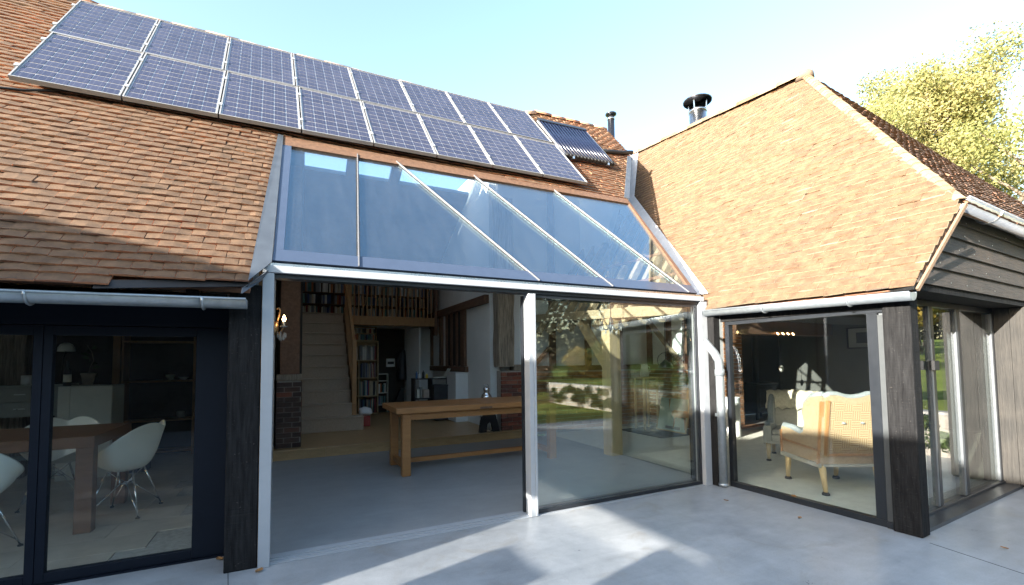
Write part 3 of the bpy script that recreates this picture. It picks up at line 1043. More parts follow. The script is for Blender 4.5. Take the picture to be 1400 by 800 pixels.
# dark border: sill, left edge, top edge
gr.slab([mr(-0.02, -0.012, 0.030), mr(4.99, -0.012, 0.030), mr(5.0, 0.15, 0.030), mr(-0.012, 0.15, 0.030)], -0.05)
gr.slab([mr(-0.012, 0.151, 0.030), mr(0.065, 0.151, 0.030), mr(0.115, 2.20, 0.030), mr(0.02, 2.20, 0.030)], -0.05)
gro = gr.build("glazed_roof", M["slate_frit"], barn)
MB().slab([mr(0.02, 2.201, 0.030), mr(5.22, 2.30, 0.030), mr(5.25, 2.46, 0.030), mr(0.03, 2.43, 0.030)], -0.05).build("top_rail", M["brown_beam"], gro)
MB().slab([mr(4.93, 0.151, 0.030), mr(5.005, 0.151, 0.030), mr(5.255, 2.46, 0.030), mr(5.19, 2.30, 0.030)], -0.05).build("side_rail", M["brown_beam"], gro)
for i in range(5):
    k0 = 0.155 / TB
    k1 = 2.215 / TB
    q = [gq(i, k0, 0.012), gq(i + 1, k0, 0.012), gq(i + 1, k1 + 0.03 * (i > 1), 0.012), gq(i, k1, 0.012)]
    MB().slab(q, -0.016).build("pane", M["roof_glass"], gro)
for i in range(1, 5):
    MB().bar(gq(i, 0.0, 0.016), gq(i, 0.95, 0.016), 0.030, 0.010, (0, -SP, CP)).build("bar_shade_strip", M["black"], gro)  # black strip painted as the shadow line beside each glazing bar
    MB().bar(gq(i, -0.004, 0.030), gq(i, 0.955, 0.030), 0.011, 0.024, (0, -SP, CP)).build("glazing_bar", M["bar_grey"], gro)
# cheek flashing between the left tiles and the glass
MB().slab([mr(-0.178, -0.32, 0.040), mr(-0.022, -0.05, 0.034), mr(0.026, 2.43, 0.034), mr(-0.030, 2.43, 0.040)], 0.006).build("side_flashing", M["lead_dark"], barn)
MB().slab([mr(-0.21, -0.36, 0.0), mr(-0.03, -0.10, 0.0), (-0.095, -0.082, 2.33), (-0.21, -0.30, 2.19)], 0.012).build("apron_flashing", M["lead_dark"], barn)
# valley: lead cheek from the edge of the barn roof across to the wing
ME = [mr(4.99, 0.0, -0.03), mr(5.255, 2.47, -0.03), mr(6.50, 4.45, -0.03), mr(6.68, 6.02, -0.03)]
WE = [Vector((5.268, 0.197, 2.50)), Vector((6.98, 3.602, 5.21)), Vector((8.02, 4.62, 6.83)), Vector((8.12, 4.66, 6.93))]
vf = MB()
for i in range(3):
    vf.slab([ME[i], ME[i + 1], WE[i + 1], WE[i]], 0.01)
vf.build("valley_lining", M["lead"], barn)
MB().slab([mr(5.19, 2.48, 0.034), mr(5.27, 2.44, 0.034), mr(6.52, 4.46, 0.034), mr(6.44, 4.50, 0.034)], 0.02).build("valley_flashing", M["lead_dark"], barn)
# lead saddle and pipe run near the end of the roof
MB().tube([mr(5.62, 4.33, 0.07), mr(5.9, 4.42, 0.07), mr(6.25, 4.50, 0.08), mr(6.66, 4.70, 0.07)], 0.045, 8).build("roof_pipe", M["black"], barn, True)

# interior frame of the hall -------------------------------------------------
MB().box((4.10, 4.86, 0.17), (4.26, 9.78, 6.2)).build("hall_wall", M["plaster"], barn)
MB().prism([(4.262, 4.74, 0.0), (11.5, 4.74, 0.0), (11.5, 4.74, 5.0), (8.12, 4.74, 6.75), (4.262, 4.74, 6.75)], (0, 0.12, 0)).build("cross_wall", M["plaster"], barn)
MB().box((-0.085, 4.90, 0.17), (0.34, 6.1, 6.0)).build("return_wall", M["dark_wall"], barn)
for y0, y1, nm in ((4.9, 9.7, "wall_beam"),):
    MB().box((3.99, y0, 2.93), (4.098, y1, 3.12)).build(nm, M["brown_beam"], barn, bevel=0.01)
for y, w in ((9.3, 0.16), (8.3, 0.18), (7.75, 0.10), (7.35, 0.12), (6.9, 0.10), (6.45, 0.26)):
    MB().box((4.02, y - w / 2, 1.52), (4.098, y + w / 2, 2.925)).build("stud", M["brown_beam"], barn, bevel=0.008)
MB().box((4.0, 6.2, 1.38), (4.098, 9.7, 1.515)).build("sill_beam", M["brown_beam"], barn, bevel=0.008)
for y0, y1 in ((6.6, 6.85), (6.97, 7.27), (7.42, 7.68)):
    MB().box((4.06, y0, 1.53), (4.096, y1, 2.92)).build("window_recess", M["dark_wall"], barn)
# old posts over the brick piers
def rough_post(x0, x1, y0, y1, z0, z1, name, mat, parent, seed, amp=0.025):
    rr = random.Random(seed)
    n, k = 12, 14
    mb = MB()
    vs, fs = [], []
    for i in range(k):
        z = z0 + (z1 - z0) * i / (k - 1)
        for j in range(n):
            a = 2 * math.pi * (j + 0.5) / n
            c, s_ = math.cos(a), math.sin(a)
            q = 1 / max(abs(c), abs(s_)) * 0.5
            rad = 1 - (amp * 8) * rr.random() * 0.5
            vs.append(((x0 + x1) / 2 + (x1 - x0) * c * q * rad, (y0 + y1) / 2 + (y1 - y0) * s_ * q * rad, z))
    for i in range(k - 1):
        for j in range(n):
            fs.append((i * n + j, i * n + (j + 1) % n, (i + 1) * n + (j + 1) % n, (i + 1) * n + j))
    fs.append(tuple(range(n - 1, -1, -1)))
    fs.append(tuple((k - 1) * n + j for j in range(n)))
    mb.add(vs, fs)
    return mb.build(name, mat, parent)


rough_post(4.11, 4.50, 4.44, 4.735, 1.52, 5.2, "old_post", M["old_oak"], barn, 5)
rough_post(-0.02, 0.30, 4.56, 4.88, 1.45, 5.2, "old_post", M["brown_beam"], barn, 6)
MB().box((4.5, 4.5, 1.43), (4.80, 4.735, 1.56)).build("pad_stone", M["old_oak"], barn, bevel=0.02)
MB().box((-0.07, 4.54, 1.34), (0.34, 4.89, 1.45)).build("pad_beam", M["old_oak"], barn, bevel=0.015)


def brick_skin(parent, o, ux, uz, w, h, dep, key, bl=0.255, bh=0.088, seed=1):
    """individual bricks over a face: o = lower corner, ux along, uz up; dep = outward unit vector"""
    o, ux, uz, dep = (Vector(q) for q in (o, ux, uz, dep))
    rr = random.Random(seed)
    full = MB().box((0.006, -0.04, 0.006), (bl - 0.006, 0.012, bh - 0.006)).mesh("brick", M[key])
    half = MB().box((0.006, -0.04, 0.006), (bl / 2 - 0.006, 0.012, bh - 0.006)).mesh("brick", M[key])
    rows = int(h / bh)
    for r in range(rows):
        x = -bl / 2 if r % 2 else 0.0
        while x < w - 0.04:
            x0 = max(x, 0)
            x1 = min(x + bl, w)
            if x1 - x0 > 0.05:
                isf = x1 - x0 > bl * 0.75
                sc = (x1 - x0) / (bl if isf else bl / 2)
                m4 = frame(o + ux * x0 + uz * (r * bh) + dep * rr.uniform(-0.004, 0.006), ux * sc, dep, uz)
                sub("brick", full if isf else half, m4, parent)
            x += bl


for (x0, x1, y0, y1, zt, key, lab) in ((4.18, 4.74, 4.46, 4.73, 1.43, "brick", "red brick pier under the old post right of the long table"),
                                       (-0.07, 0.335, 4.56, 4.89, 1.34, "dark_brick", "sooty dark brick pier left of the carpeted staircase")):
    pr = thing("brick_pier", lab, "brick pier", ((x0 + x1) / 2, (y0 + y1) / 2, 0.17), "brick piers under the old posts")
    MB().box((x0 + 0.014, y0 + 0.014, 0.17), (x1 - 0.014, y1, zt)).build("core", M["mortar"], pr)
    brick_skin(pr, (x0, y0 + 0.012, 0.172), (1, 0, 0), (0, 0, 1), x1 - x0, zt - 0.17, (0, -1, 0), key, seed=3)
    if x0 < 1:
        brick_skin(pr, (x1 - 0.012, y0 + 0.012, 0.172), (0, 1, 0), (0, 0, 1), y1 - y0, zt - 0.17, (1, 0, 0), key, seed=4)

# ------------------------------------------------------------------ the wing
wing = thing("barn_wing", "tiled barn wing with black corner post and weatherboarded half-hipped gable", "barn wing", (8, 0, 0))
APEX = Vector((7.90, 0.154, 6.423))
RB = Vector((8.12, 4.72, 6.97))
HL = Vector((5.80, -2.42, 3.09))
HR = Vector((13.6, -1.95, 3.22))
apx = wr_inv(APEX)
rbk = wr_inv(RB)
vlow = wr_inv((5.268, 0.197, 2.524))
vmid = wr_inv((6.98, 3.602, 5.238))
vtop = wr_inv((8.06, 4.60, 6.88))
verge_hi = wr_inv((5.724, -2.418, 3.065))
verge_lo = wr_inv((5.192, -2.24, 2.285))
dk = MB()
outline = [(verge_lo[0], -0.05), (verge_hi[0], verge_hi[1]), apx, rbk, vtop, vmid, vlow, (-0.42, -0.05)]
dk.slab([wr(s, b, -0.035) for s, b in outline], -0.05 if Vector(WN).z > 0 else 0.05)
hpn = (HR - HL).cross(APEX - HL).normalized()
if hpn.z < 0:
    hpn = -hpn
dk.slab([HL - hpn * 0.035, HR - hpn * 0.035, APEX - hpn * 0.035], -0.05)
FR_ = Vector((14.5, 4.9, 2.6))
dk.slab([APEX - Vector((0, 0, 0.05)), HR - Vector((0, 0, 0.05)), FR_, RB - Vector((0, 0, 0.05))], -0.05)
wroof = dk.build("roof", M["deck"], wing)
tpoly = [(verge_lo[0] + 0.02, -0.10), (verge_hi[0] + 0.03, verge_hi[1]), apx, (rbk[0], rbk[1]), vtop, vmid, vlow, (-0.42, -0.10)]
lay_tiles(wr, tuple(WD), tuple(WUP), tuple(WN), [tpoly], -0.06, max(apx[1], rbk[1]) + 0.05, -6.0, 2.6, wroof, "wing", 0.009, 8, most=299)
hx = (HR - HL).normalized()
hy = hpn.cross(hx).normalized()
if hy.z < 0:
    hy = -hy


def hp(a, b, off=0.0):
    return HL + hx * a + hy * b + hpn * off


def hp_inv(p):
    d = Vector(p) - HL
    return d.dot(hx), d.dot(hy)


ha = hp_inv(APEX)
hr = hp_inv(HR)
lay_tiles(hp, tuple(hx), tuple(hy), tuple(hpn), [[(0.02, -0.03), (hr[0], -0.03), (ha[0], ha[1])]], -0.03, ha[1], 0, hr[0], wroof, "hip", 0.010, 12, most=299)
ridge_tiles(APEX - Vector((0, 0, 0.03)), RB - Vector((0, 0, 0.03)), wroof, "ridge", 0.14)
# swept hip of cut tiles between the two slopes
hipv = (APEX - HL)
up_h = (WN + hpn).normalized()
mbh = MB()
nh = int(hipv.length / 0.094)
hd = hipv.normalized()
sd = hd.cross(up_h).normalized()
th_ = MB().add([(-0.068, 0, -0.040), (-0.028, -0.01, 0.006), (0.028, -0.01, 0.006), (0.068, 0, -0.040),
                (-0.068, 0.16, -0.052), (-0.028, 0.15, -0.004), (0.028, 0.15, -0.004), (0.068, 0.16, -0.052),
                (-0.068, 0, -0.055), (-0.04, -0.01, -0.004), (0.04, -0.01, -0.004), (0.068, 0, -0.055)],
               [(0, 1, 5, 4), (1, 2, 6, 5), (2, 3, 7, 6), (8, 9, 1, 0), (9, 10, 2, 1), (10, 11, 3, 2)]).mesh("hip_tile", M["ridge_tile"])
for i in range(nh + 1):
    p = HL + hd * (i * 0.094 + 0.02) + up_h * (0.045 + random.uniform(-0.004, 0.004))
    sub("hip_tile", th_, frame(p, sd, hd, up_h), wroof)
# finial hump where ridge and hip meet
MB().lathe([(0.14, -0.08), (0.13, 0.02), (0.09, 0.06), (0.02, 0.08)], APEX, 12).build("hip_cap", M["ridge_tile"], wroof, True)
# white lead along the wing side of the valley
pv = [wr(*vlow, 0.03), wr(*vmid, 0.03), wr(*vtop, 0.03)]
MB().slab([wr(vlow[0] + 0.01, vlow[1] - 0.02, 0.045), wr(vlow[0] + 0.20, vlow[1] - 0.02, 0.045), wr(vmid[0] + 0.26, vmid[1], 0.045), wr(vmid[0], vmid[1], 0.045)], 0.008).build("valley_flashing", M["lead"], wing)
MB().slab([wr(vmid[0], vmid[1] + 0.003, 0.045), wr(vmid[0] + 0.26, vmid[1] + 0.003, 0.045), wr(vtop[0] + 0.24, vtop[1], 0.045), wr(vtop[0], vtop[1], 0.045)], 0.008).build("valley_flashing", M["lead"], wing)

# gable: weatherboards lapped one over another
GB = Vector((5.21, -2.26, 0))


def gab(t, z, out=0.0):
    p = GB + GD * t
    n = Vector((GD.y, -GD.x, 0))
    return Vector((p.x + n.x * out, p.y + n.y * out, z))


lv = [2.32, 2.495, 2.675, 2.85, 3.01, 3.14]
for k in range(5):
    z0, z1 = lv[k], lv[k + 1] + 0.03
    t0 = max(0.0, (z0 - 2.32) * 0.735 + 0.02)
    t1 = max(0.0, (z1 - 2.32) * 0.735 + 0.02)
    b = MB()
    b.hexa([gab(t0, z0, 0.040), gab(8.2, z0, 0.040), gab(8.2, z0, 0.010), gab(t0, z0, 0.010),
            gab(t1, z1, 0.012), gab(8.2, z1, 0.012), gab(8.2, z1, -0.006), gab(t1, z1, -0.006)])
    b.build("weatherboard", M["weatherboard"], wing)
    for q in range(7):
        c_ = gab(0.35 + t0 + 0.42 * q + 0.05 * (k % 2), (z0 + z1) / 2 - 0.05, 0.033)
        if q < 5:
            MB().tube([c_, gab(0.35 + t0 + 0.42 * q + 0.05 * (k % 2), (z0 + z1) / 2 - 0.05, 0.037)], 0.006, 6).build("nail_head", M["steel"], wing)
# back of gable, soffit, lintel
MB().prism([gab(0.03, 2.33, -0.01), gab(8.2, 2.33, -0.01), gab(8.2, 3.15, -0.01), gab(0.65, 3.15, -0.01)], (0.0, 0.10, 0)).build("gable_wall", M["black_timber"], wing)
MB().prism([gab(-0.03, 2.255, 0.02), gab(8.2, 2.255, 0.02), gab(8.2, 2.255, -0.50), gab(0.10, 2.255, -0.50)], (0, 0, 0.06)).build("soffit_board", M["black_timber"], wing)
MB().slab([wr(verge_lo[0] + 0.07, -0.09, 0.0), wr(verge_hi[0] + 0.07, verge_hi[1], 0.0), wr(verge_hi[0] + 0.07, verge_hi[1], -0.035), wr(verge_lo[0] + 0.07, -0.09, -0.035)], 0.02).build("verge_board", M["ridge_tile"], wing)
# corner post
MB().hexa([W(1.765, -0.058, 0), W(1.985, -0.051, 0), W(1.985, 0.118, 0), W(1.765, 0.11, 0),
           W(1.765, -0.055, 2.25), W(1.985, -0.048, 2.25), W(1.985, 0.118, 2.25), W(1.765, 0.11, 2.25)]).build("corner_post", M["black_timber"], wing, bevel=0.01)
# black post in the inner corner
MB().box((5.12, -0.16, 0), (5.235, 0.30, 2.28)).build("timber_post", M["black_timber"], wing, bevel=0.006)
# eaves beam over the side window
MB().hexa([W(-0.05, -0.02, 2.13), W(1.764, -0.02, 2.13), W(1.764, 0.14, 2.13), W(-0.05, 0.14, 2.13),
           W(-0.05, -0.02, 2.29), W(1.764, -0.02, 2.27), W(1.764, 0.14, 2.27), W(-0.05, 0.14, 2.29)]).build("eaves_beam", M["black_timber"], wing)


def wbox(mb, s0, s1, t0, t1, z0, z1):
    return mb.hexa([W(s0, t0, z0), W(s1, t0, z0), W(s1, t1, z0), W(s0, t1, z0), W(s0, t0, z1), W(s1, t0, z1), W(s1, t1, z1), W(s0, t1, z1)])


sw = MB()
wbox(sw, 0.0, 1.76, 0.0, 0.08, 0.0, 0.062)
wbox(sw, 0.0, 1.76, 0.0, 0.08, 2.085, 2.128)
wbox(sw, 0.0, 0.055, 0.0, 0.08, 0.064, 2.083)
wbox(sw, 1.61, 1.70, 0.0, 0.08, 0.064, 2.083)
sw = sw.build("side_window", M["black_alu"], wing)
wbox(MB(), 0.05, 1.615, 0.035, 0.052, 0.058, 2.09).build("pane", M["glass"], sw)
wbox(MB(), 1.702, 1.764, 0.0, 0.07, 0.0, 2.06).build("window_trim", M["jamb_grey"], sw)
# glazed gable doors set back under the boards
GO = Vector((5.46, -1.955, 0))


def gd_(t, z, out=0.0):
    p = GO + GD * t
    return Vector((p.x + GD.y * out, p.y - GD.x * out, z))


def gbox(mb, t0, t1, o0, o1, z0, z1):
    return mb.hexa([gd_(t0, z0, o1), gd_(t1, z0, o1), gd_(t1, z0, o0), gd_(t0, z0, o0), gd_(t0, z1, o1), gd_(t1, z1, o1), gd_(t1, z1, o0), gd_(t0, z1, o0)])


gf = MB()
gbox(gf, -0.15, 2.86, -0.05, 0.05, 0.0, 0.06)
gfo = gf.build("gable_doors", M["black_alu"], wing, bevel=0.004)
gbox(MB(), -0.15, 2.86, -0.05, 0.03, 2.19, 2.25).build("head_rail", M["black_alu"], gfo)
for t0, w in ((0.83, 0.12), (1.58, 0.14), (2.76, 0.10), (-0.10, 0.10)):
    gbox(MB(), t0, t0 + w * 0.4, -0.05, 0.034, 0.062, 2.188).build("mullion", M["lit_face_grey"], gfo, bevel=0.004)  # paler strip painted as the sunlit face of each dark mullion
    gbox(MB(), t0 + w * 0.4 + 0.003, t0 + w, -0.05, 0.035, 0.062, 2.188).build("mullion", M["black_alu"], gfo, bevel=0.004)
for t0, t1 in ((0.002, 0.828), (0.953, 1.578), (1.723, 2.758)):
    gbox(MB(), t0, t1, -0.008, 0.010, 0.062, 2.188).build("pane", M["gable_glass"], gfo)
gbox(MB(), -0.15, 2.86, 0.05, 0.20, 0.0, 0.035).build("door_sill", M["black_alu"], wing)
MB().bar(gd_(0.86, 1.50, 0.05), gd_(0.86, 1.60, 0.05), 0.10, 0.05).build("door_catch", M["black"], gfo)
# boarded return wall, upright boards one by one
for k in range(3):
    y1 = -1.80 - 0.155 * k
    xx = 8.335 + 0.004 * (k % 3)
    MB().box((xx, y1 - 0.152, 0.03), (8.40, y1, 2.25)).build("wall_board", M["upright_board"], wing)
MB().box((8.405, -2.262, 0.0), (14.3, -2.17, 2.25)).build("front_wall", M["black_timber"], wing)
MB().box((8.405, -2.168, 0.0), (8.52, -1.6, 2.25)).build("return_wall", M["black_timber"], wing)
MB().box((13.35, -1.6, 0.0), (13.5, 4.72, 2.9)).build("living_wall", M["grey_plaster"], wing)
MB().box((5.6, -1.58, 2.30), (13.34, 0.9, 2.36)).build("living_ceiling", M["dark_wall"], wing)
MB().box((8.53, -1.75, 0.0), (13.34, -1.6, 2.28)).build("living_wall", M["grey_plaster"], wing)

# wing structure seen through the glass: plate, rafters, post, framed wall
MB().bar((5.22, 0.31, 2.36), (5.22, 4.70, 2.60), 0.17, 0.17).build("wall_plate", M["rafter_oak"], wing, bevel=0.01)
MB().box((5.085, 1.96, 0.0), (5.325, 2.19, 2.36)).build("oak_post", M["post_oak"], wing, bevel=0.012)
MB().bar((5.21, 2.20, 1.55), (5.22, 3.0, 2.40), 0.12, 0.16).build("oak_brace", M["post_oak"], wing, bevel=0.01)
for k in range(11):
    s = -0.75 - 0.40 * k
    btop = min(3.3, 0.35 + 0.62 * k)
    bx_ = MB().bar(wr(s, 0.02, -0.17), wr(s, max(1.6, btop), -0.17), 0.10, 0.13, tuple(WN))
    bx_.build("rafter", M["rafter_oak"], wing, bevel=0.008)
for k, (a, b) in enumerate(((0.9, 1.0), (1.5, 1.6))):
    MB().bar(wr(-0.4, a, -0.10), wr(-4.8, a, -0.10), 0.02, 0.06, tuple(WUP)).build("batten", M["deck"], wing)
# framed cross wall: sill beam, studs, brace, brick below
MB().box((4.80, 4.66, 1.40), (11.4, 4.738, 1.52)).build("sill_beam", M["brown_beam"], wing)
for x, w in ((5.60, 0.16), (6.60, 0.16), (7.55, 0.18)):
    MB().box((x - w / 2, 4.67, 1.522), (x + w / 2, 4.738, 6.0)).build("stud", M["brown_beam"], wing)
MB().bar((5.50, 4.64, 1.95), (5.05, 4.64, 1.50), 0.06, 0.12, (0, 1, 0)).build("brace", M["brown_beam"], wing)
bw = MB().box((4.80, 4.62, 0.0), (11.4, 4.655, 1.398)).build("dado_wall", M["mortar"], wing)
brick_skin(bw, (4.9, 4.615, 0.05), (1, 0, 0), (0, 0, 1), 3.4, 1.33, (0, -1, 0), "hearth_brick", seed=9)

# ------------------------------------------------------------------ solar panels
PVA = ((-2.292, 4.463), (-2.345, 4.349), (-2.427, 4.308))
PVB = ((2.376, 2.503), (3.742, 3.942), (5.11, 5.347))
ORD = ("first", "second", "third", "fourth", "fifth", "sixth", "seventh", "last")
PW, PH = 0.826, 1.366
CW, CH = (PW - 0.05) / 6, (PH - 0.06) / 10
cell_me = MB().box((-CW / 2 + 0.005, -CH / 2 + 0.0085, 0), (CW / 2 - 0.005, CH / 2 - 0.0085, 0.003)).mesh("solar_cell", M["cell"])
fr_ = MB()
fr_.box((-PW / 2, -PH / 2, -0.022), (-PW / 2 + 0.013, PH / 2, 0.024))
fr_.box((PW / 2 - 0.013, -PH / 2, -0.022), (PW / 2, PH / 2, 0.024))
fr_.box((-PW / 2 + 0.0131, -PH / 2, -0.022), (PW / 2 - 0.0131, -PH / 2 + 0.014, 0.024))
fr_.box((-PW / 2 + 0.0131, PH / 2 - 0.014, -0.022), (PW / 2 - 0.0131, PH / 2, 0.024))
fr_me = fr_.mesh("frame", M["panel_frame"])
bk_me = MB().box((-PW / 2 + 0.0132, -PH / 2 + 0.0142, -0.010), (PW / 2 - 0.0132, PH / 2 - 0.0142, 0.012)).mesh("backsheet", M["backsheet"])
cl_me = MB().box((-0.02, -0.03, 0.0), (0.02, 0.03, 0.032)).mesh("clamp", M["white_alu"])
for row in range(2):
    for i in range(8):
        def cn(k, e):
            a = PVA[row + e][0] + (PVA[row + e][1] - PVA[row + e][0]) * k / 8
            b = PVB[row + e][0] + (PVB[row + e][1] - PVB[row + e][0]) * k / 8
            return mr(a, b, 0.125)
        c00, c10, c01, c11 = cn(i, 0), cn(i + 1, 0), cn(i, 1), cn(i + 1, 1)
        ctr = (c00 + c10 + c01 + c11) / 4
        ex = (c10 + c11 - c00 - c01).normalized()
        ez = Vector((0, -SP, CP))
        ey = ez.cross(ex).normalized()
        ez = ex.cross(ey)
        pos = ORD[i] if i < 7 else "last"
        pan = thing("solar_panel", f"{pos} solar panel from the chimney-free end in the {'lower' if row == 0 else 'upper'} row on the barn roof", "solar panel", ctr, "solar panels in two rows on the barn roof")
        if i == 7:
            pan["label"] = f"solar panel at the {'lower' if row == 0 else 'upper'} row end beside the tube collector"
        elif i == 0:
            pan["label"] = f"outermost {'lower' if row == 0 else 'upper'} row solar panel, leftmost in the photo"
        else:
            pan["label"] = f"{pos} solar panel counted from the left in the {'lower' if row == 0 else 'upper'} row"
        F = frame(ctr, ex, ey, ez)
        sub("frame", fr_me, F, pan)
        sub("backsheet", bk_me, F, pan)
        for cx in range(6):
            for cy in range(10):
                sub("solar_cell", cell_me, F @ Matrix.Translation(((cx - 2.5) * CW, (cy - 4.5) * CH, 0.0125)), pan)
        for e in (-0.3, 0.3):
            sub("clamp", cl_me, F @ Matrix.Translation((-PW / 2 - 0.004, PH * e, 0.0)), pan)
        if row == 0:
            MB().bar(mr(0, 0, 0) * 0 + c00 + ey * 0.25 - ez * 0.045, c10 + ey * 0.25 - ez * 0.045, 0.03, 0.03).build("mounting_rail", M["steel"], pan)

cbl = MB().tube([mr(-6.0, 2.10, 0.05), mr(-3.4, 2.26, 0.05), mr(-2.6, 2.24, 0.045), mr(-2.2, 2.33, 0.05), mr(-1.9, 2.46, 0.07)], 0.012, 6).build("cable", M["black"], None, True)
tag(cbl, "black cable running across the tiles to the lower solar panels", "cable")
# evacuated tube collector
q00, q10, q01, q11 = mr(4.47, 3.60, 0.10), mr(5.60, 3.69, 0.10), mr(4.48, 5.08, 0.10), mr(5.67, 5.18, 0.10)
tc = thing("tube_collector", "dark blue evacuated tube solar collector near the end of the barn roof", "solar collector", q00)
MB().bar(q01, q11, 0.11, 0.10, (0, -SP, CP)).build("manifold", M["black_alu"], tc, bevel=0.01)
MB().bar(q00, q10, 0.05, 0.05, (0, -SP, CP)).build("bottom_rail", M["black_alu"], tc)
MB().bar(q00, q01, 0.03, 0.04, (0, -SP, CP)).build("side_rail", M["panel_frame"], tc)
MB().bar(q10, q11, 0.03, 0.04, (0, -SP, CP)).build("side_rail", M["white_alu"], tc)
for i in range(14):
    k = (i + 0.6) / 14.2
    MB().tube([q00.lerp(q10, k) + Vector((0, -0.01, 0.012)), q01.lerp(q11, k) + Vector((0, -0.01, 0.012))], 0.027, 8).build("vacuum_tube", M["vac_tube"], tc, True)
    MB().tube([q00.lerp(q10, k) + Vector((0, -0.028, -0.01)), q00.lerp(q10, k) + Vector((0, 0.02, 0.045))], 0.034, 8).build("tube_cup", M["black"], tc, True)
for i in (2, 12):
    p = q00.lerp(q10, i / 14)
    MB().box((p.x - 0.02, p.y - 0.05, p.z - 0.05), (p.x + 0.02, p.y, p.z - 0.01)).build("rail_clip", M["steel"], tc)

# flues
fl = thing("flue", "slim steel flue pipe with a small flat cap behind the barn ridge", "flue", (8.10, 5.5, 6.3), "metal flues")
MB().tube([(8.10, 5.5, 5.6), (8.10, 5.5, 8.42)], 0.095, 16).build("pipe", M["dark_steel"], fl, True)
MB().lathe([(0.103, 0), (0.103, 0.05)], (8.10, 5.5, 8.32), 16).build("collar", M["steel"], fl, True)
MB().lathe([(0.11, 0), (0.155, 0.02), (0.155, 0.05), (0.08, 0.09)], (8.10, 5.5, 8.44), 16).build("cap", M["dark_steel"], fl, True)
fl = thing("flue", "wide steel flue with an open rain cowl behind the wing ridge", "flue", (8.31, 2.75, 6.0), "metal flues")
cx, cy = 8.33, 2.75
MB().tube([(cx, cy, 5.6), (cx, cy, 7.24)], 0.185, 20).build("pipe", M["steel"], fl, True)
MB().lathe([(0.193, 0), (0.193, 0.05)], (cx, cy, 7.18), 20).build("collar", M["steel"], fl, True)
MB().lathe([(0.305, 0.0), (0.31, 0.025), (0.21, 0.075), (0.04, 0.11), (0.03, 0.10), (0.20, 0.065), (0.295, 0.0)], (cx, cy, 7.43), 20).build("cowl", M["dark_steel"], fl, True)
for k in range(4):
    a = R(20 + 90 * k)
    MB().tube([(cx + 0.18 * math.cos(a), cy + 0.18 * math.sin(a), 7.20), (cx + 0.21 * math.cos(a), cy + 0.21 * math.sin(a), 7.49)], 0.014, 6).build("strut", M["steel"], fl)


# ------------------------------------------------------------------ gutters and downpipe
def gutter(name, label, a, b, r, mat, brackets, up=Vector((0, 0, 1))):
    a, b = Vector(a), Vector(b)
    t = thing(name, label, "gutter", a, "rainwater gutters")
    d = (b - a).normalized()
    s = d.cross(up).normalized()
    u = s.cross(d)
    n = 14
    mb = MB()
    vs, fs = [], []
    for p in (a, b):
        for rad in (r, r - 0.006):
            for j in range(n + 1):
                g = math.pi + math.pi * j / n
                vs.append(p + s * (rad * math.cos(g)) + u * (rad * math.sin(g)))
    m = n + 1
    for j in range(n):
        fs.append((j, j + 1, 2 * m + j + 1, 2 * m + j))
        fs.append((m + j + 1, m + j, 3 * m + j, 3 * m + j + 1))
        fs.append((j + 1, j, m + j, m + j + 1))
        fs.append((2 * m + j, 2 * m + j + 1, 3 * m + j + 1, 3 * m + j))
    fs += [(0, 2 * m, 3 * m, m), (n, m + n, 3 * m + n, 2 * m + n)]
    mb.add(vs, fs)
    mb.build("trough", mat, t, True)
    for side in (r, -r):
        MB().tube([a + s * side, b + s * side], 0.011, 8).build("rolled_edge", mat, t, True)
    for k in brackets:
        p = a.lerp(b, k)
        ring = [p + s * ((r + 0.008) * math.cos(math.pi + math.pi * j / 10)) + u * ((r + 0.008) * math.sin(math.pi + math.pi * j / 10)) for j in range(11)]
        MB().tube(ring, 0.010, 6).build("bracket", mat, t, True)
    for p in (a, b):
        pts = [p + s * (r * math.cos(math.pi + math.pi * j / n)) + u * (r * math.sin(math.pi + math.pi * j / n)) for j in range(n + 1)]
        MB().prism(pts, d * 0.004).build("stop_end", mat, t)
    return t


gutter("gutter", "galvanised half-round gutter under the shaded tiles by the dining doors", (-6.5, -0.185, 2.10), (-0.19, -0.185, 2.152), 0.072, M["zinc"], (0.30, 0.55, 0.80, 0.955))
gutter("gutter", "pale gutter along the wing eaves ending over the corner post", (5.075, 0.24, 2.285), (5.165, -2.275, 2.225), 0.072, M["zinc"], (0.12, 0.45, 0.80))
gutter("gutter", "bright zinc gutter under the half-hip above the weatherboards", gab(0.66, 3.155, 0.14), gab(8.2, 3.185, 0.14), 0.098, M["bright_zinc"], (0.12, 0.3, 0.5, 0.8))
dp = thing("downpipe", "pale downpipe with a swan neck in the corner by the fixed window", "downpipe", (5.155, -0.20, 0))
MB().tube([(5.085, 0.02, 2.22), (5.085, 0.02, 2.02), (5.088, 0.0, 1.92), (5.12, -0.16, 1.72), (5.145, -0.20, 1.62), (5.150, -0.205, 1.50), (5.155, -0.205, 0.01)], 0.052, 14).build("pipe", M["zinc"], dp, True)
MB().lathe([(0.062, 0), (0.066, 0.03), (0.075, 0.12), (0.075, 0.14)], (5.085, 0.02, 2.11), 14).build("outlet", M["zinc"], dp, True)
MB().lathe([(0.060, 0), (0.060, 0.09)], (5.150, -0.205, 1.42), 14).build("socket", M["zinc"], dp, True)
MB().lathe([(0.060, 0), (0.060, 0.03)], (5.155, -0.205, 0.02), 14).build("shoe", M["zinc"], dp, True)
MB().box((5.10, -0.20, 0.9), (5.21, -0.155, 0.94)).build("bracket", M["zinc"], dp)

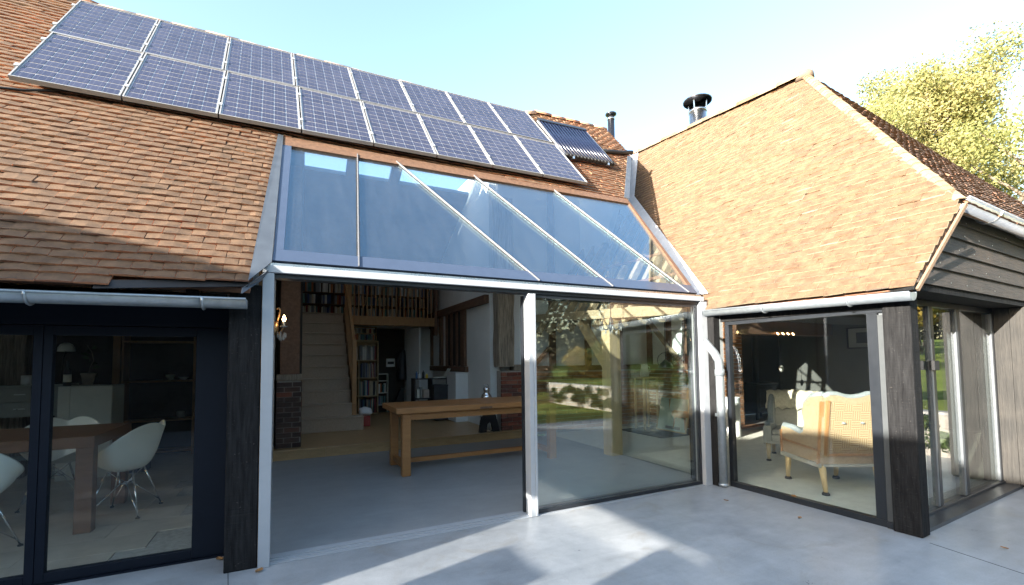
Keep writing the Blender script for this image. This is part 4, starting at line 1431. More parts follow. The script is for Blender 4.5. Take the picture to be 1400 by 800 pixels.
# ------------------------------------------------------------------ the hall: stairs, gallery, bookcases
sc = thing("staircase", "beige carpeted staircase with oak handrail rising to the gallery", "staircase", (0.95, 6.2, 0.17))
for k in range(10):
    zt = 0.20 + 0.274 * (k + 1)
    y0 = 6.16 + 0.24 * k
    x1 = 1.62 if k == 0 else 1.40
    b = MB()
    b.box((0.36, y0, 0.17 if k == 0 else zt - 0.30), (x1, y0 + 0.27, zt - 0.035))
    b.box((0.355, y0 - 0.028, zt - 0.036), (x1 + 0.005, y0 + 0.27, zt))
    b.build("step", M["carpet"], sc, bevel=0.012)
MB().box((1.405, 6.42, 0.45), (1.50, 6.52, 2.16)).build("newel_post", M["oak_stair"], sc, bevel=0.008)
MB().bar((1.45, 6.52, 0.62), (1.45, 8.62, 3.02), 0.05, 0.30).build("string", M["oak_stair"], sc)
for k in range(9):
    y = 6.62 + 0.21 * k
    z = 0.75 + (y - 6.52) * 1.143
    MB().box((1.43, y - 0.018, z), (1.466, y + 0.018, z + 1.15)).build("baluster", M["oak_stair"], sc)
MB().bar((1.45, 6.47, 2.08), (1.45, 8.60, 4.05), 0.07, 0.10).build("handrail", M["oak_stair"], sc, bevel=0.01)
MB().bar((0.37, 6.52, 0.62), (0.37, 8.62, 3.02), 0.04, 0.30).build("string", M["oak_stair"], sc)

ga = thing("gallery", "oak gallery with slim balusters above the bookcase and doorway", "gallery", (2.6, 8.5, 2.64))
MB().box((1.50, 8.44, 2.655), (3.985, 8.56, 2.905)).build("beam", M["oak_stair"], ga, bevel=0.008)
MB().box((0.34, 8.60, 2.80), (4.0, 9.78, 2.90)).build("gallery_floor", M["oak_stair"], ga)
MB().box((3.90, 8.43, 2.40), (3.985, 8.57, 4.4)).build("end_post", M["brown_beam"], ga)
for k in range(21):
    x = 1.58 + 0.112 * k
    MB().box((x - 0.016, 8.48, 2.906), (x + 0.016, 8.515, 4.0)).build("baluster", M["oak_stair"], ga)
MB().box((1.50, 8.46, 4.0), (3.9, 8.54, 4.07)).build("handrail", M["oak_stair"], ga)
MB().box((1.52, 8.43, 2.92), (1.62, 8.55, 4.2)).build("newel_post", M["oak_stair"], ga)

# books: a wrapper with a rounded spine and a block of pages
cov = {"white": (0.66, 0.65, 0.60), "cream": (0.55, 0.48, 0.34), "dark blue": (0.05, 0.085, 0.20), "dark red": (0.26, 0.04, 0.035), "sea green": (0.08, 0.20, 0.19), "black": (0.025, 0.025, 0.03), "grey": (0.26, 0.27, 0.28), "orange": (0.46, 0.16, 0.05)}
bk_mesh = {}
for nm_, c in cov.items():
    cm = solid(nm_.replace(" ", "_") + "_book_cloth", c, 0.6, var=0.08)
    mb = MB()
    pr = [(-0.5, 0.06), (-0.46, 0.02), (-0.2, 0.0), (0.2, 0.0), (0.46, 0.02), (0.5, 0.06), (0.5, 1.0), (0.42, 1.0), (0.42, 0.08), (-0.42, 0.08), (-0.42, 1.0), (-0.5, 1.0)]
    n = len(pr)
    vs = [(x, y, 0) for x, y in pr] + [(x, y, 1) for x, y in pr]
    fs = [(i, (i + 1) % n, n + (i + 1) % n, n + i) for i in range(n)]
    fs += [(n + 0, n + 1, n + 2, n + 3, n + 4, n + 5, n + 8, n + 9), (n + 5, n + 6, n + 7, n + 8), (n + 9, n + 10, n + 11, n + 0)]
    mb.add(vs, fs, 0)
    mb.box((-0.41, 0.09, 0.01), (0.41, 0.97, 0.965), 1)
    bk_mesh[nm_] = mb.mesh("book", [cm, M["paper"]])


NTH = ("first", "second", "third", "fourth", "fifth", "sixth", "seventh", "eighth", "ninth", "tenth", "eleventh", "twelfth", "thirteenth", "fourteenth")


def shelf_books(x0, x1, y, z, hmax, wmin, wmax, pal, where, group, seed, dep=0.2, what="book"):
    rr = random.Random(seed)
    x = x0 + 0.012
    row = []
    while True:
        w = rr.uniform(wmin, wmax)
        if x + w > x1 - 0.01:
            break
        if rr.random() < 0.04:
            x += w
            continue
        c = rr.choice(pal)
        h = hmax * rr.uniform(0.80, 0.97)
        o = bpy.data.objects.new("book" if what == "book" else "record", bk_mesh[c])
        COL.objects.link(o)
        lean = rr.gauss(0, 0.015)
        o.matrix_basis = Matrix.Translation((x + w / 2, y + rr.uniform(0, 0.02), z)) @ Matrix.Rotation(lean, 4, 'Y') @ Matrix.Diagonal((w, dep, h, 1))
        row.append((c, o))
        x += w + 0.002
    seen = {}
    for c, o in row:
        k = seen[c] = seen.get(c, 0) + 1
        same = sum(1 for q, _ in row if q == c)
        tag(o, f"the only {c} {what} on {where}" if same == 1 else f"{NTH[k - 1]} {c} {what} from the left on {where}", "book" if what == "book" else "record", group)


PALG = ["white", "cream", "grey", "sea green", "dark blue", "dark red", "orange", "black", "white"]
PALD = ["black", "dark blue", "sea green", "grey", "cream", "dark red"]
bc = thing("bookcase", "pale oak bookcase of records and books between stairs and doorway", "bookcase", (2.1, 9.2, 0.17))
BX0, BX1 = 1.70, 2.45
MB().box((BX0, 9.16, 0.17), (BX0 + 0.03, 9.50, 2.26)).build("side_panel", M["pale_oak"], bc)
MB().box((BX1 - 0.03, 9.16, 0.17), (BX1, 9.50, 2.26)).build("side_panel", M["pale_oak"], bc)
MB().box((BX0 + 0.031, 9.47, 0.17), (BX1 - 0.031, 9.50, 2.26)).build("back_panel", M["pale_oak"], bc)
MB().box((1.90, 9.17, 0.20), (1.93, 9.46, 1.70)).build("upright", M["pale_oak"], bc)
shz = [0.20, 0.70, 1.21, 1.71, 2.26]
for z in shz:
    MB().box((BX0 + 0.031, 9.165, z - 0.025), (BX1 - 0.031, 9.465, z)).build("shelf", M["pale_oak"], bc)
shelf_books(1.735, 2.415, 9.19, 1.711, 0.44, 0.030, 0.055, ["white", "sea green", "cream", "grey", "dark red", "white"], "the top open shelf of the pale bookcase", "books in the pale bookcase", 1)
shelf_books(1.935, 2.415, 9.19, 1.211, 0.45, 0.020, 0.034, PALD, "the second shelf of the pale bookcase", "records in the pale bookcase", 2, what="record sleeve")
shelf_books(1.935, 2.415, 9.19, 0.701, 0.45, 0.020, 0.034, PALD + ["white"], "the third shelf of the pale bookcase", "records in the pale bookcase", 3, what="record sleeve")
shelf_books(1.935, 2.415, 9.19, 0.201, 0.45, 0.020, 0.034, PALD + ["grey"], "the bottom shelf of the pale bookcase", "records in the pale bookcase", 4, what="record sleeve")
shelf_books(1.735, 1.895, 9.19, 1.211, 0.42, 0.022, 0.036, PALD, "the narrow bay beside the stair newel", "records in the pale bookcase", 5, what="record sleeve")
cs_ = thing("wall_shelf", "two-tier shelf of small boxes on top of the pale bookcase", "shelf", (2.05, 9.2, 2.28))
for z in (2.285, 2.475, 2.66):
    MB().box((1.70, 9.18, z - 0.015), (2.40, 9.42, z)).build("shelf", M["pale_oak"], cs_)
for x in (1.70, 2.385):
    MB().box((x, 9.18, 2.286), (x + 0.015, 9.42, 2.645)).build("side_panel", M["pale_oak"], cs_)
shelf_books(1.72, 2.38, 9.20, 2.286, 0.17, 0.025, 0.06, PALG, "the lower tier above the pale bookcase", "small books above the pale bookcase", 6, 0.15)
shelf_books(1.72, 2.38, 9.20, 2.476, 0.15, 0.025, 0.06, PALG, "the upper tier above the pale bookcase", "small books above the pale bookcase", 7, 0.15)
gb_ = thing("bookcase", "long dark bookcase along the back wall of the gallery", "bookcase", (2.2, 9.6, 2.9))
for z in (2.94, 3.31, 3.64, 3.95):
    MB().box((0.36, 9.46, z - 0.022), (3.98, 9.75, z)).build("shelf", M["brown_beam"], gb_)
for x in (0.36, 1.25, 2.15, 3.05, 3.955):
    MB().box((x, 9.455, 2.905), (x + 0.025, 9.75, 3.95)).build("upright", M["brown_beam"], gb_)
MB().box((0.36, 9.751, 2.905), (3.98, 9.77, 3.95)).build("back_panel", M["brown_beam"], gb_)
sd_ = 20
for z, h, nm_ in ((2.941, 0.34, "lowest"), (3.311, 0.30, "middle"), (3.641, 0.29, "highest")):
    for x0, x1, bay in ((0.385, 1.25, "over the stairs"), (1.275, 2.15, "behind the first balusters"), (2.175, 3.05, "behind the middle balusters"), (3.075, 3.955, "near the plaster wall")):
        sd_ += 1
        shelf_books(x0, x1, 9.48, z, h, 0.030, 0.062, ["white", "cream", "grey", "grey", "sea green", "dark blue", "dark red", "black", "white", "orange", "grey", "black"], f"the {nm_} gallery shelf {bay}", "books on the gallery shelves", sd_, 0.2)

# store room behind the doorway and its white door
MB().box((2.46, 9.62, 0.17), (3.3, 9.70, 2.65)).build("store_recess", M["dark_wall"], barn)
dr = thing("white_door", "white door standing open beside the dark storeroom doorway", "door", (3.32, 9.2, 0.17))
MB().hexa([(3.30, 9.35, 0.18), (3.48, 8.55, 0.18), (3.53, 8.56, 0.18), (3.35, 9.36, 0.18), (3.30, 9.35, 2.62), (3.48, 8.55, 2.62), (3.53, 8.56, 2.62), (3.35, 9.36, 2.62)]).build("leaf", M["white_paint"], dr, bevel=0.004)
MB().lathe([(0.02, 0), (0.03, 0.01), (0.03, 0.03), (0.01, 0.04)], (3.46, 8.60, 1.30), 10).build("handle", M["steel"], dr)
MB().box((3.56, 9.30, 0.17), (4.09, 9.38, 2.64)).build("partition", M["plaster"], barn)
cu = thing("consumer_unit", "pale electrical box on the storeroom wall", "electrical box", (2.9, 9.6, 1.6))
MB().box((2.75, 9.55, 1.5), (3.0, 9.617, 1.75)).build("case", M["white_paint"], cu, bevel=0.01)
MB().box((2.78, 9.545, 1.58), (2.97, 9.549, 1.66)).build("cover", M["charcoal"], cu)
MB().tube([(3.02, 9.58, 2.2), (3.05, 9.58, 1.9), (3.02, 9.57, 1.7), (3.1, 9.57, 1.5), (3.05, 9.57, 1.2)], 0.012, 6).build("cable", M["black"], cu, True)
ls = thing("store_shelf", "small pale shelf rack just inside the storeroom", "shelf", (2.6, 9.5, 0.17))
for z in (0.4, 0.75, 1.1, 1.3):
    MB().box((2.47, 9.42, z - 0.02), (2.78, 9.60, z)).build("shelf", M["off_white"], ls)
for x in (2.47, 2.765):
    MB().box((x, 9.415, 0.17), (x + 0.015, 9.60, 1.3)).build("side_panel", M["off_white"], ls)
shelf_books(2.49, 2.76, 9.43, 0.401, 0.28, 0.03, 0.05, PALD, "the storeroom rack low shelf", "books in the storeroom rack", 51, 0.15)
shelf_books(2.49, 2.76, 9.43, 0.751, 0.28, 0.03, 0.05, PALG, "the storeroom rack upper shelf", "books in the storeroom rack", 52, 0.15)
vc = thing("suitcase", "black sloping case leaning inside the storeroom doorway", "case", (3.1, 9.45, 0.17))
MB().prism([(2.86, 9.40, 0.17), (3.25, 9.40, 0.17), (3.25, 9.40, 0.85), (3.14, 9.40, 0.85)], (0, 0.15, 0)).build("body", M["black"], vc, bevel=0.02)
MB().tube([(3.15, 9.47, 0.85), (3.16, 9.47, 0.92), (3.23, 9.47, 0.92), (3.24, 9.47, 0.85)], 0.012, 6).build("handle", M["charcoal"], vc, True)
co = thing("coat", "dark coat hanging inside the storeroom", "coat", (3.2, 9.5, 2.0))
MB().lathe([(0.04, 0.95), (0.10, 0.88), (0.12, 0.5), (0.15, 0.1), (0.14, 0.0)], (3.2, 9.48, 1.1), 10).build("body", M["charcoal"], co, True)
MB().tube([(3.10, 9.44, 1.93), (3.06, 9.42, 1.6), (3.07, 9.41, 1.35)], 0.05, 8).build("sleeve", M["charcoal"], co, True)

# things by the plaster wall: crates, shelf unit, laptop, white cupboard
wc = thing("low_cupboard", "white low cupboard under the dark window studs", "cupboard", (3.95, 6.6, 0.17))
MB().box((3.78, 6.25, 0.17), (4.095, 6.95, 1.345)).build("body", M["white_paint"], wc, bevel=0.006)
MB().box((3.77, 6.24, 1.346), (4.095, 6.96, 1.372)).build("top", M["white_paint"], wc)
MB().box((3.774, 6.3, 0.45), (3.778, 6.36, 0.55)).build("vent", M["grey_paint"], wc)
dk_ = thing("side_desk", "black shelving unit beside the white cupboard", "shelving unit", (3.5, 7.2, 0.17))
for z in (0.30, 0.72, 1.22):
    MB().box((2.98, 7.10, z - 0.03), (3.95, 7.45, z)).build("shelf", M["charcoal"], dk_)
for x in (2.98, 3.42, 3.92):
    MB().box((x, 7.10, 0.17), (x + 0.03, 7.45, 1.19)).build("upright", M["charcoal"], dk_)
cr = thing("storage_crate", "tall charcoal plastic crate in front of the black shelving unit", "crate", (3.62, 6.95, 0.17))
MB().prism([(3.44, 6.85, 0.17), (3.80, 6.85, 0.17), (3.83, 6.85, 1.02), (3.41, 6.85, 1.02)], (0, 0.22, 0)).build("body", M["charcoal"], cr, bevel=0.01)
MB().box((3.39, 6.83, 1.021), (3.85, 7.09, 1.06)).build("lid", M["charcoal"], cr, bevel=0.008)
lp = thing("laptop", "open pale laptop on the black shelving unit", "laptop", (3.7, 7.2, 1.22))
MB().box((3.50, 7.13, 1.222), (3.82, 7.38, 1.240)).build("base", M["cream"], lp)
MB().hexa([(3.825, 7.13, 1.242), (3.84, 7.13, 1.242), (3.84, 7.38, 1.242), (3.825, 7.38, 1.242), (3.94, 7.13, 1.46), (3.955, 7.13, 1.46), (3.955, 7.38, 1.46), (3.94, 7.38, 1.46)]).build("screen", M["cream"], lp)
for k, (x, z, c, w, h, lab) in enumerate(((3.03, 0.302, "red", 0.09, 0.10, "small red tin on the lowest black shelf"), (3.14, 0.302, "white_paint", 0.12, 0.07, "white tub on the lowest black shelf"), (3.28, 0.302, "yellow", 0.08, 0.09, "yellow tub on the lowest black shelf"),
                                          (3.05, 0.722, "cream", 0.07, 0.22, "cream carton on the middle black shelf"), (3.14, 0.722, "grey_paint", 0.05, 0.27, "grey carton on the middle black shelf"), (3.22, 0.722, "terracotta", 0.15, 0.20, "buff box on the middle black shelf"),
                                          (3.02, 1.222, "blue", 0.06, 0.18, "blue bottle on top of the black shelving"), (3.10, 1.222, "white_paint", 0.06, 0.13, "white bottle on top of the black shelving"), (3.19, 1.222, "charcoal", 0.07, 0.20, "dark bottle on top of the black shelving"), (3.28, 1.222, "yellow", 0.07, 0.11, "yellow bottle on top of the black shelving"))):
    b = MB()
    if "bottle" in lab or "tin" in lab or "tub" in lab:
        b.lathe([(w * 0.46, 0), (w * 0.5, 0.01), (w * 0.5, h * 0.65), (w * 0.42, h * 0.78), (w * 0.22, h * 0.86), (w * 0.22, h)], (x + w / 2, 7.16, z), 12)
        o = b.build("bottle" if "bottle" in lab else "tub", M[c], smooth=True)
    else:
        b.box((x, 7.12, z), (x + w, 7.24, z + h)).box((x + 0.005, 7.119, z + h), (x + w - 0.005, 7.24, z + h + 0.012))
        o = b.build("carton", M[c], bevel=0.003)
    tag(o, lab, "container", "clutter on the black shelving unit")
# cloth bundle and toy at the stair foot
cb = thing("cloth_bundle", "white cloth bundle on a small red box at the stair foot", "bundle", (1.75, 6.6, 0.17))
nb = MB()
rr0 = random.Random(4)
pts = []
for i in range(6):
    for j in range(10):
        a = 2 * math.pi * j / 10
        t_ = math.pi * (i + 0.5) / 6
        q = 1 + rr0.uniform(-0.18, 0.18)
        pts.append((1.74 + 0.17 * math.sin(t_) * math.cos(a) * q, 6.75 + 0.14 * math.sin(t_) * math.sin(a) * q, 0.50 + 0.11 * math.cos(t_) * q))
nb.add(pts, [(i * 10 + j, i * 10 + (j + 1) % 10, i * 10 + 10 + (j + 1) % 10, i * 10 + 10 + j) for i in range(5) for j in range(10)] + [tuple(range(9, -1, -1)), tuple(50 + j for j in range(10))])
nb.build("cloth", M["white_paint"], cb, True)
MB().box((1.64, 6.66, 0.172), (1.84, 6.86, 0.40)).build("box", M["red"], cb, bevel=0.005)
# lantern and the dark iron dog beside it
la = thing("lantern", "polished metal lantern standing on the oak step by the brick pier", "lantern", (3.90, 4.62, 0.17))
lb = MB().box((3.79, 4.51, 0.172), (4.01, 4.73, 0.20)).box((3.80, 4.52, 0.80), (4.00, 4.72, 0.83))
lb.build("base", M["chrome"], la, bevel=0.004)
for x in (3.80, 3.985):
    for y in (4.52, 4.705):
        MB().box((x, y, 0.201), (x + 0.015, y + 0.015, 0.80)).build("corner_bar", M["chrome"], la)
for x in (3.804, 3.993):
    MB().box((x, 4.537, 0.205), (x + 0.003, 4.703, 0.795)).build("pane", M["clear_glass"], la)
MB().lathe([(0.14, 0), (0.10, 0.10), (0.05, 0.16), (0.06, 0.17), (0.07, 0.24), (0.02, 0.27)], (3.90, 4.62, 0.83), 12).build("hood", M["chrome"], la, True)
MB().tube([(3.86, 4.62, 1.08)] + [(3.90 + 0.05 * math.cos(a), 4.62, 1.10 + 0.06 * math.sin(a)) for a in (2.6, 1.9, 1.2, 0.5)] + [(3.94, 4.62, 1.08)], 0.008, 6).build("ring", M["chrome"], la, True)
MB().lathe([(0.045, 0), (0.045, 0.22), (0.005, 0.225)], (3.90, 4.62, 0.20), 10).build("candle", M["cream"], la)
bt = thing("boot_stand", "black arched iron stand in front of the lantern on the step", "stand", (3.88, 4.46, 0.17))
MB().prism([(x, 4.43, z) for x, z in ((3.66, 0.172), (3.70, 0.42), (3.78, 0.56), (3.92, 0.60), (4.03, 0.52), (4.12, 0.172), (3.98, 0.172), (3.94, 0.33), (3.885, 0.39), (3.84, 0.33), (3.82, 0.172))], (0, 0.07, 0)).build("arch", M["black"], bt)
MB().lathe([(0.05, 0), (0.07, 0.05), (0.05, 0.10), (0.01, 0.12)], (3.76, 4.47, 0.54), 10).build("knob", M["black"], bt, True)

# long oak table
lt = thing("refectory_table", "long oak refectory table with stretchers in the middle of the hall", "table", (2.9, 2.75, 0))
MB().box((1.50, 2.22, 0.905), (2.86, 3.30, 0.985)).build("tabletop", M["oak_table"], lt, bevel=0.006)
MB().box((2.862, 2.22, 0.905), (4.36, 3.30, 0.985)).build("tabletop", M["oak_table"], lt, bevel=0.006)
MB().box((2.78, 2.212, 0.915), (2.98, 2.219, 0.945)).build("catch", M["brown_beam"], lt)
MB().box((1.66, 2.30, 0.80), (4.18, 2.335, 0.903)).build("apron", M["oak_table"], lt)
MB().box((1.66, 3.17, 0.80), (4.18, 3.205, 0.903)).build("apron", M["oak_table"], lt)
for x in (1.68, 4.12):
    MB().box((x, 2.337, 0.80), (x + 0.035, 3.168, 0.903)).build("apron", M["oak_table"], lt)
for x in (1.60, 4.06):
    for y in (2.28, 3.10):
        MB().box((x, y, 0.0), (x + 0.125, y + 0.125, 0.90)).build("leg", M["oak_table"], lt, bevel=0.012)
    MB().box((x + 0.03, 2.407, 0.09), (x + 0.095, 3.098, 0.17)).build("stretcher", M["oak_table"], lt)
MB().box((1.70, 2.72, 0.10), (4.10, 2.79, 0.165)).build("stretcher", M["oak_table"], lt)

# lit crystal wall light
wl = thing("wall_light", "lit crystal wall light with a curled arm on the left hall wall", "wall light", (-0.09, 3.2, 2.2))
MB().lathe([(0.05, -0.10), (0.06, 0), (0.05, 0.10)], (-0.075, 3.2, 2.16), 10).build("back_plate", M["brass"], wl, True)
MB().tube([(-0.06, 3.2, 2.12), (-0.02, 3.17, 2.08), (0.02, 3.14, 2.12), (0.05, 3.12, 2.18)], 0.012, 8).build("arm", M["brass"], wl, True)
MB().tube([(-0.05, 3.2, 2.14), (-0.03, 3.19, 2.30), (0.0, 3.18, 2.42), (-0.02, 3.18, 2.47), (-0.05, 3.18, 2.44)], 0.012, 8).build("scroll", M["brass"], wl, True)
MB().lathe([(0.02, 0), (0.055, 0.012), (0.058, 0.02), (0.02, 0.025)], (0.05, 3.12, 2.17), 12).build("drip_pan", M["crystal"], wl, True)
MB().lathe([(0.014, 0), (0.014, 0.07)], (0.05, 3.12, 2.19), 8).build("candle_tube", M["cream"], wl)
MB().lathe([(0.010, 0), (0.026, 0.03), (0.020, 0.06), (0.004, 0.095)], (0.05, 3.12, 2.26), 10).build("bulb", M["bulb"], wl, True)
for k in range(14):
    a = 2 * math.pi * k / 7
    rad = 0.055 if k < 7 else 0.03
    x, y, z = 0.02 + rad * math.cos(a), 3.15 + rad * math.sin(a), (2.10 if k < 7 else 2.06) + 0.01 * (k % 3)
    MB().lathe([(0.002, 0.0), (0.011, -0.03), (0.012, -0.06), (0.001, -0.09)], (x, y, z), 6).build("crystal_drop", M["crystal"], wl)

# pendants by the oak post
pc = thing("chandelier", "small dark crystal chandelier hanging in front of the oak post", "chandelier", (4.80, 1.55, 2.4))
MB().tube([(4.80, 1.55, 3.7), (4.80, 1.55, 2.33)], 0.008, 6).build("cord", M["black"], pc)
MB().lathe([(0.01, 0.12), (0.03, 0.08), (0.02, 0.02), (0.04, -0.04), (0.01, -0.12)], (4.80, 1.55, 2.22), 10).build("stem", M["charcoal"], pc, True)
for k in range(6):
    a = 2 * math.pi * k / 6
    c, s_ = math.cos(a), math.sin(a)
    MB().tube([(4.80, 1.55, 2.20), (4.80 + 0.08 * c, 1.55 + 0.08 * s_, 2.13), (4.80 + 0.15 * c, 1.55 + 0.15 * s_, 2.15), (4.80 + 0.17 * c, 1.55 + 0.17 * s_, 2.20)], 0.009, 6).build("arm", M["charcoal"], pc, True)
    MB().lathe([(0.012, 0), (0.03, 0.01), (0.012, 0.02), (0.010, 0.08)], (4.80 + 0.17 * c, 1.55 + 0.17 * s_, 2.20), 8).build("candle_cup", M["charcoal"], pc)
    for q in range(2):
        MB().lathe([(0.002, 0), (0.012, -0.03), (0.001, -0.08)], (4.80 + (0.17 - 0.07 * q) * c, 1.55 + (0.17 - 0.07 * q) * s_, 2.18 - 0.05 * q), 6).build("crystal_drop", M["crystal"], pc)
p2 = thing("pendant_lamp", "dark dome pendant lamp trailing loops of wire near the cross wall", "pendant lamp", (7.0, 2.6, 1.6))
MB().tube([(7.0, 2.6, 4.0), (7.0, 2.6, 1.62)], 0.008, 6).build("cord", M["black"], p2)
MB().lathe([(0.14, 0), (0.15, 0.03), (0.11, 0.10), (0.04, 0.14), (0.03, 0.17)], (7.0, 2.6, 1.46), 14).build("shade", M["dark_steel"], p2, True)
for k in range(3):
    ring = [(7.0 + (0.22 + 0.05 * k) * math.cos(2 * math.pi * j / 16) + 0.1 * k, 2.6, 1.62 + 0.16 * math.sin(2 * math.pi * j / 16 + k)) for j in range(16)]
    MB().tube(ring, 0.006, 5, closed=True).build("wire_loop", M["dark_steel"], p2, True)

# hearth corner: poster, jug stand, tub chair
hs = thing("hearth", "low brick hearth in front of the stove", "hearth", (9.6, 3.4, 0))
MB().box((8.95, 2.74, 0.005), (13.30, 2.945, 0.045)).box((9.765, 2.947, 0.005), (13.30, 4.39, 0.045)).build("slab", M["mortar"], hs)
hbm = MB().box((0.004, 0.0, 0.0), (0.118, 0.25, 0.03)).mesh("brick", M["hearth_brick"])
for k in range(35):
    sub("brick", hbm, Matrix.Translation((8.96 + 0.122 * k, 2.70, 0.046)), hs)
ms = structure("entrance_mat", MB().box((7.08, 2.85, 0.005), (8.90, 4.2, 0.022)), M["dark_wall"])
po = thing("poster", "pale green framed print leaning in front of the tan chair", "picture", (7.85, 3.35, 0))


def pst(k, z, out=0.0):
    return (7.84 + 0.16 * z / 0.75 - out, 3.78 - 0.86 * k, 0.03 + z)


MB().hexa([pst(0, 0, 0.005), pst(1, 0, 0.005), pst(1, 0, -0.02), pst(0, 0, -0.02), pst(0, 0.73, 0.005), pst(1, 0.73, 0.005), pst(1, 0.73, -0.02), pst(0, 0.73, -0.02)]).build("print", M["mint"], po)
for a, b in ((pst(0, 0), pst(0, 0.74)), (pst(1, 0), pst(1, 0.74)), (pst(0, 0), pst(1, 0)), (pst(0, 0.74), pst(1, 0.74))):
    MB().bar(a, b, 0.03, 0.03).build("frame_rail", M["pale_oak"], po)
MB().hexa([pst(0.3, 0.05, 0.008), pst(0.8, 0.05, 0.008), pst(0.8, 0.05, 0.005), pst(0.3, 0.05, 0.005), pst(0.3, 0.11, 0.008), pst(0.8, 0.11, 0.008), pst(0.8, 0.11, 0.005), pst(0.3, 0.11, 0.005)]).build("lettering_strip", M["grey_trim"], po)
tc_ = thing("tub_chair", "tan leather tub chair behind the leaning green print", "chair", (8.05, 3.1, 0))
arcp = [(8.0 + 0.24 * math.cos(R(a)), 3.12 + 0.36 * math.sin(R(a))) for a in range(-110, 111, 18)]
tb = MB()
for (xa, ya), (xb, yb) in zip(arcp, arcp[1:]):
    mid = 1 - abs((ya + yb) / 2 - 3.12) / 0.36
    h = 0.70 + 0.26 * mid ** 0.5
    tb.hexa([(xa, ya, 0.12), (xb, yb, 0.12), (xb + 0.05, yb, 0.12), (xa + 0.05, ya, 0.12), (xa, ya, h), (xb, yb, h), (xb + 0.05, yb, h), (xa + 0.05, ya, h)])
tb.build("shell", M["tan_leather"], tc_)
MB().lathe([(0.22, 0), (0.25, 0.04), (0.25, 0.10), (0.20, 0.14)], (8.0, 3.12, 0.36), 16).build("seat", M["tan_leather"], tc_, True)
for a in (45, 135, 225, 315):
    MB().tube([(8.0 + 0.16 * math.cos(R(a)), 3.12 + 0.2 * math.sin(R(a)), 0.36), (8.0 + 0.20 * math.cos(R(a)), 3.12 + 0.25 * math.sin(R(a)), 0.0)], [0.025, 0.018], 8).build("leg", M["oak_stair"], tc_)
jt = thing("plant_stand", "tall slim wooden stand near the cross wall", "stand", (7.78, 3.7, 0))
MB().box((7.45, 3.75, 1.20), (7.95, 4.15, 1.24)).build("top", M["pale_oak"], jt, bevel=0.005)
for x, y in ((7.48, 3.78), (7.88, 3.78), (7.48, 4.08), (7.88, 4.08)):
    MB().box((x, y, 0.0), (x + 0.04, y + 0.04, 1.198)).build("leg", M["pale_oak"], jt)
jg = thing("jug", "white enamel jug on the slim wooden stand", "jug", (7.62, 3.6, 1.24))
MB().lathe([(0.085, 0), (0.10, 0.02), (0.105, 0.10), (0.08, 0.20), (0.07, 0.26), (0.085, 0.29), (0.07, 0.285)], (7.62, 3.9, 1.242), 14).build("body", M["white_paint"], jg, True)
MB().tube([(7.70, 3.9, 1.48), (7.78, 3.9, 1.46), (7.79, 3.9, 1.36), (7.71, 3.9, 1.31)], 0.012, 6).build("handle", M["white_paint"], jg, True)

# living room: inglenook, stove, chair
ig = thing("chimney_breast", "old brick chimney breast with a dark inglenook in the living room", "chimney breast", (10, 3.6, 0))
MB().box((8.335, 2.95, 0.05), (9.76, 4.60, 5.2)).build("jamb", M["plaster"], ig)
brick_skin(ig, (9.14, 2.945, 0.06), (1, 0, 0), (0, 0, 1), 0.62, 2.62, (0, -1, 0), "hearth_brick", seed=21)
brick_skin(ig, (8.33, 4.59, 0.06), (0, -1, 0), (0, 0, 1), 1.6, 1.32, (-1, 0, 0), "hearth_brick", seed=22)
MB().box((8.27, 2.93, 1.40), (8.333, 4.61, 1.52)).build("sill_beam", M["brown_beam"], ig)
for y, w in ((4.45, 0.16), (3.80, 0.15), (3.28, 0.15)):
    MB().box((8.285, y - w / 2, 1.522), (8.333, y + w / 2, 4.2)).build("stud", M["brown_beam"], ig)
MB().bar((8.26, 4.55, 2.75), (8.26, 3.30, 1.45), 0.05, 0.15, (1, 0, 0)).build("brace", M["rafter_oak"], ig)
MB().box((9.762, 4.40, 0.05), (13.34, 4.60, 3.5)).build("fireback", M["soot"], ig)
MB().box((9.5, 2.86, 2.22), (13.34, 3.2, 2.55)).build("bressumer", M["brown_beam"], ig, bevel=0.02)
MB().box((9.762, 3.1, 2.56), (13.34, 4.39, 3.6)).build("breast", M["dark_wall"], ig)
sv = thing("wood_stove", "black cast iron stove inside the inglenook", "stove", (11.3, 3.7, 0.05))
MB().box((10.95, 3.45, 0.25), (11.75, 3.95, 0.95)).build("body", M["black"], sv, bevel=0.02)
MB().box((10.91, 3.41, 0.951), (11.79, 3.99, 0.99)).build("top_plate", M["black"], sv, bevel=0.01)
MB().box((11.05, 3.435, 0.36), (11.65, 3.448, 0.84)).build("door", M["dark_steel"], sv, bevel=0.006)
for x in (10.98, 11.67):
    for y in (3.48, 3.87):
        MB().box((x, y, 0.046), (x + 0.05, y + 0.05, 0.249)).build("leg", M["black"], sv)
MB().tube([(11.35, 3.75, 0.99), (11.35, 3.75, 2.55)], 0.075, 12).build("flue_pipe", M["black"], sv, True)
ck = thing("dial", "small pale round dial hanging by the stove", "dial", (11.75, 3.3, 1.4))
MB().tube([(11.75, 3.28, 1.36), (11.75, 3.30, 1.36)], 0.08, 16).build("face", M["cream"], ck, True)
MB().tube([(11.75, 3.301, 1.36), (11.75, 3.312, 1.36)], 0.09, 16).build("rim", M["brass"], ck, True)
MB().tube([(11.75, 3.306, 1.44), (11.75, 3.306, 2.21)], 0.006, 6).build("hanger", M["black"], ck)
vp = thing("tall_pot", "tall white cylinder pot beside the brick chimney breast", "pot", (8.6, 2.3, 0))
MB().lathe([(0.14, 0), (0.15, 0.02), (0.15, 0.80), (0.16, 0.82), (0.14, 0.82), (0.13, 0.6)], (8.55, 2.30, 0.006), 16).build("body", M["white_paint"], vp, True)
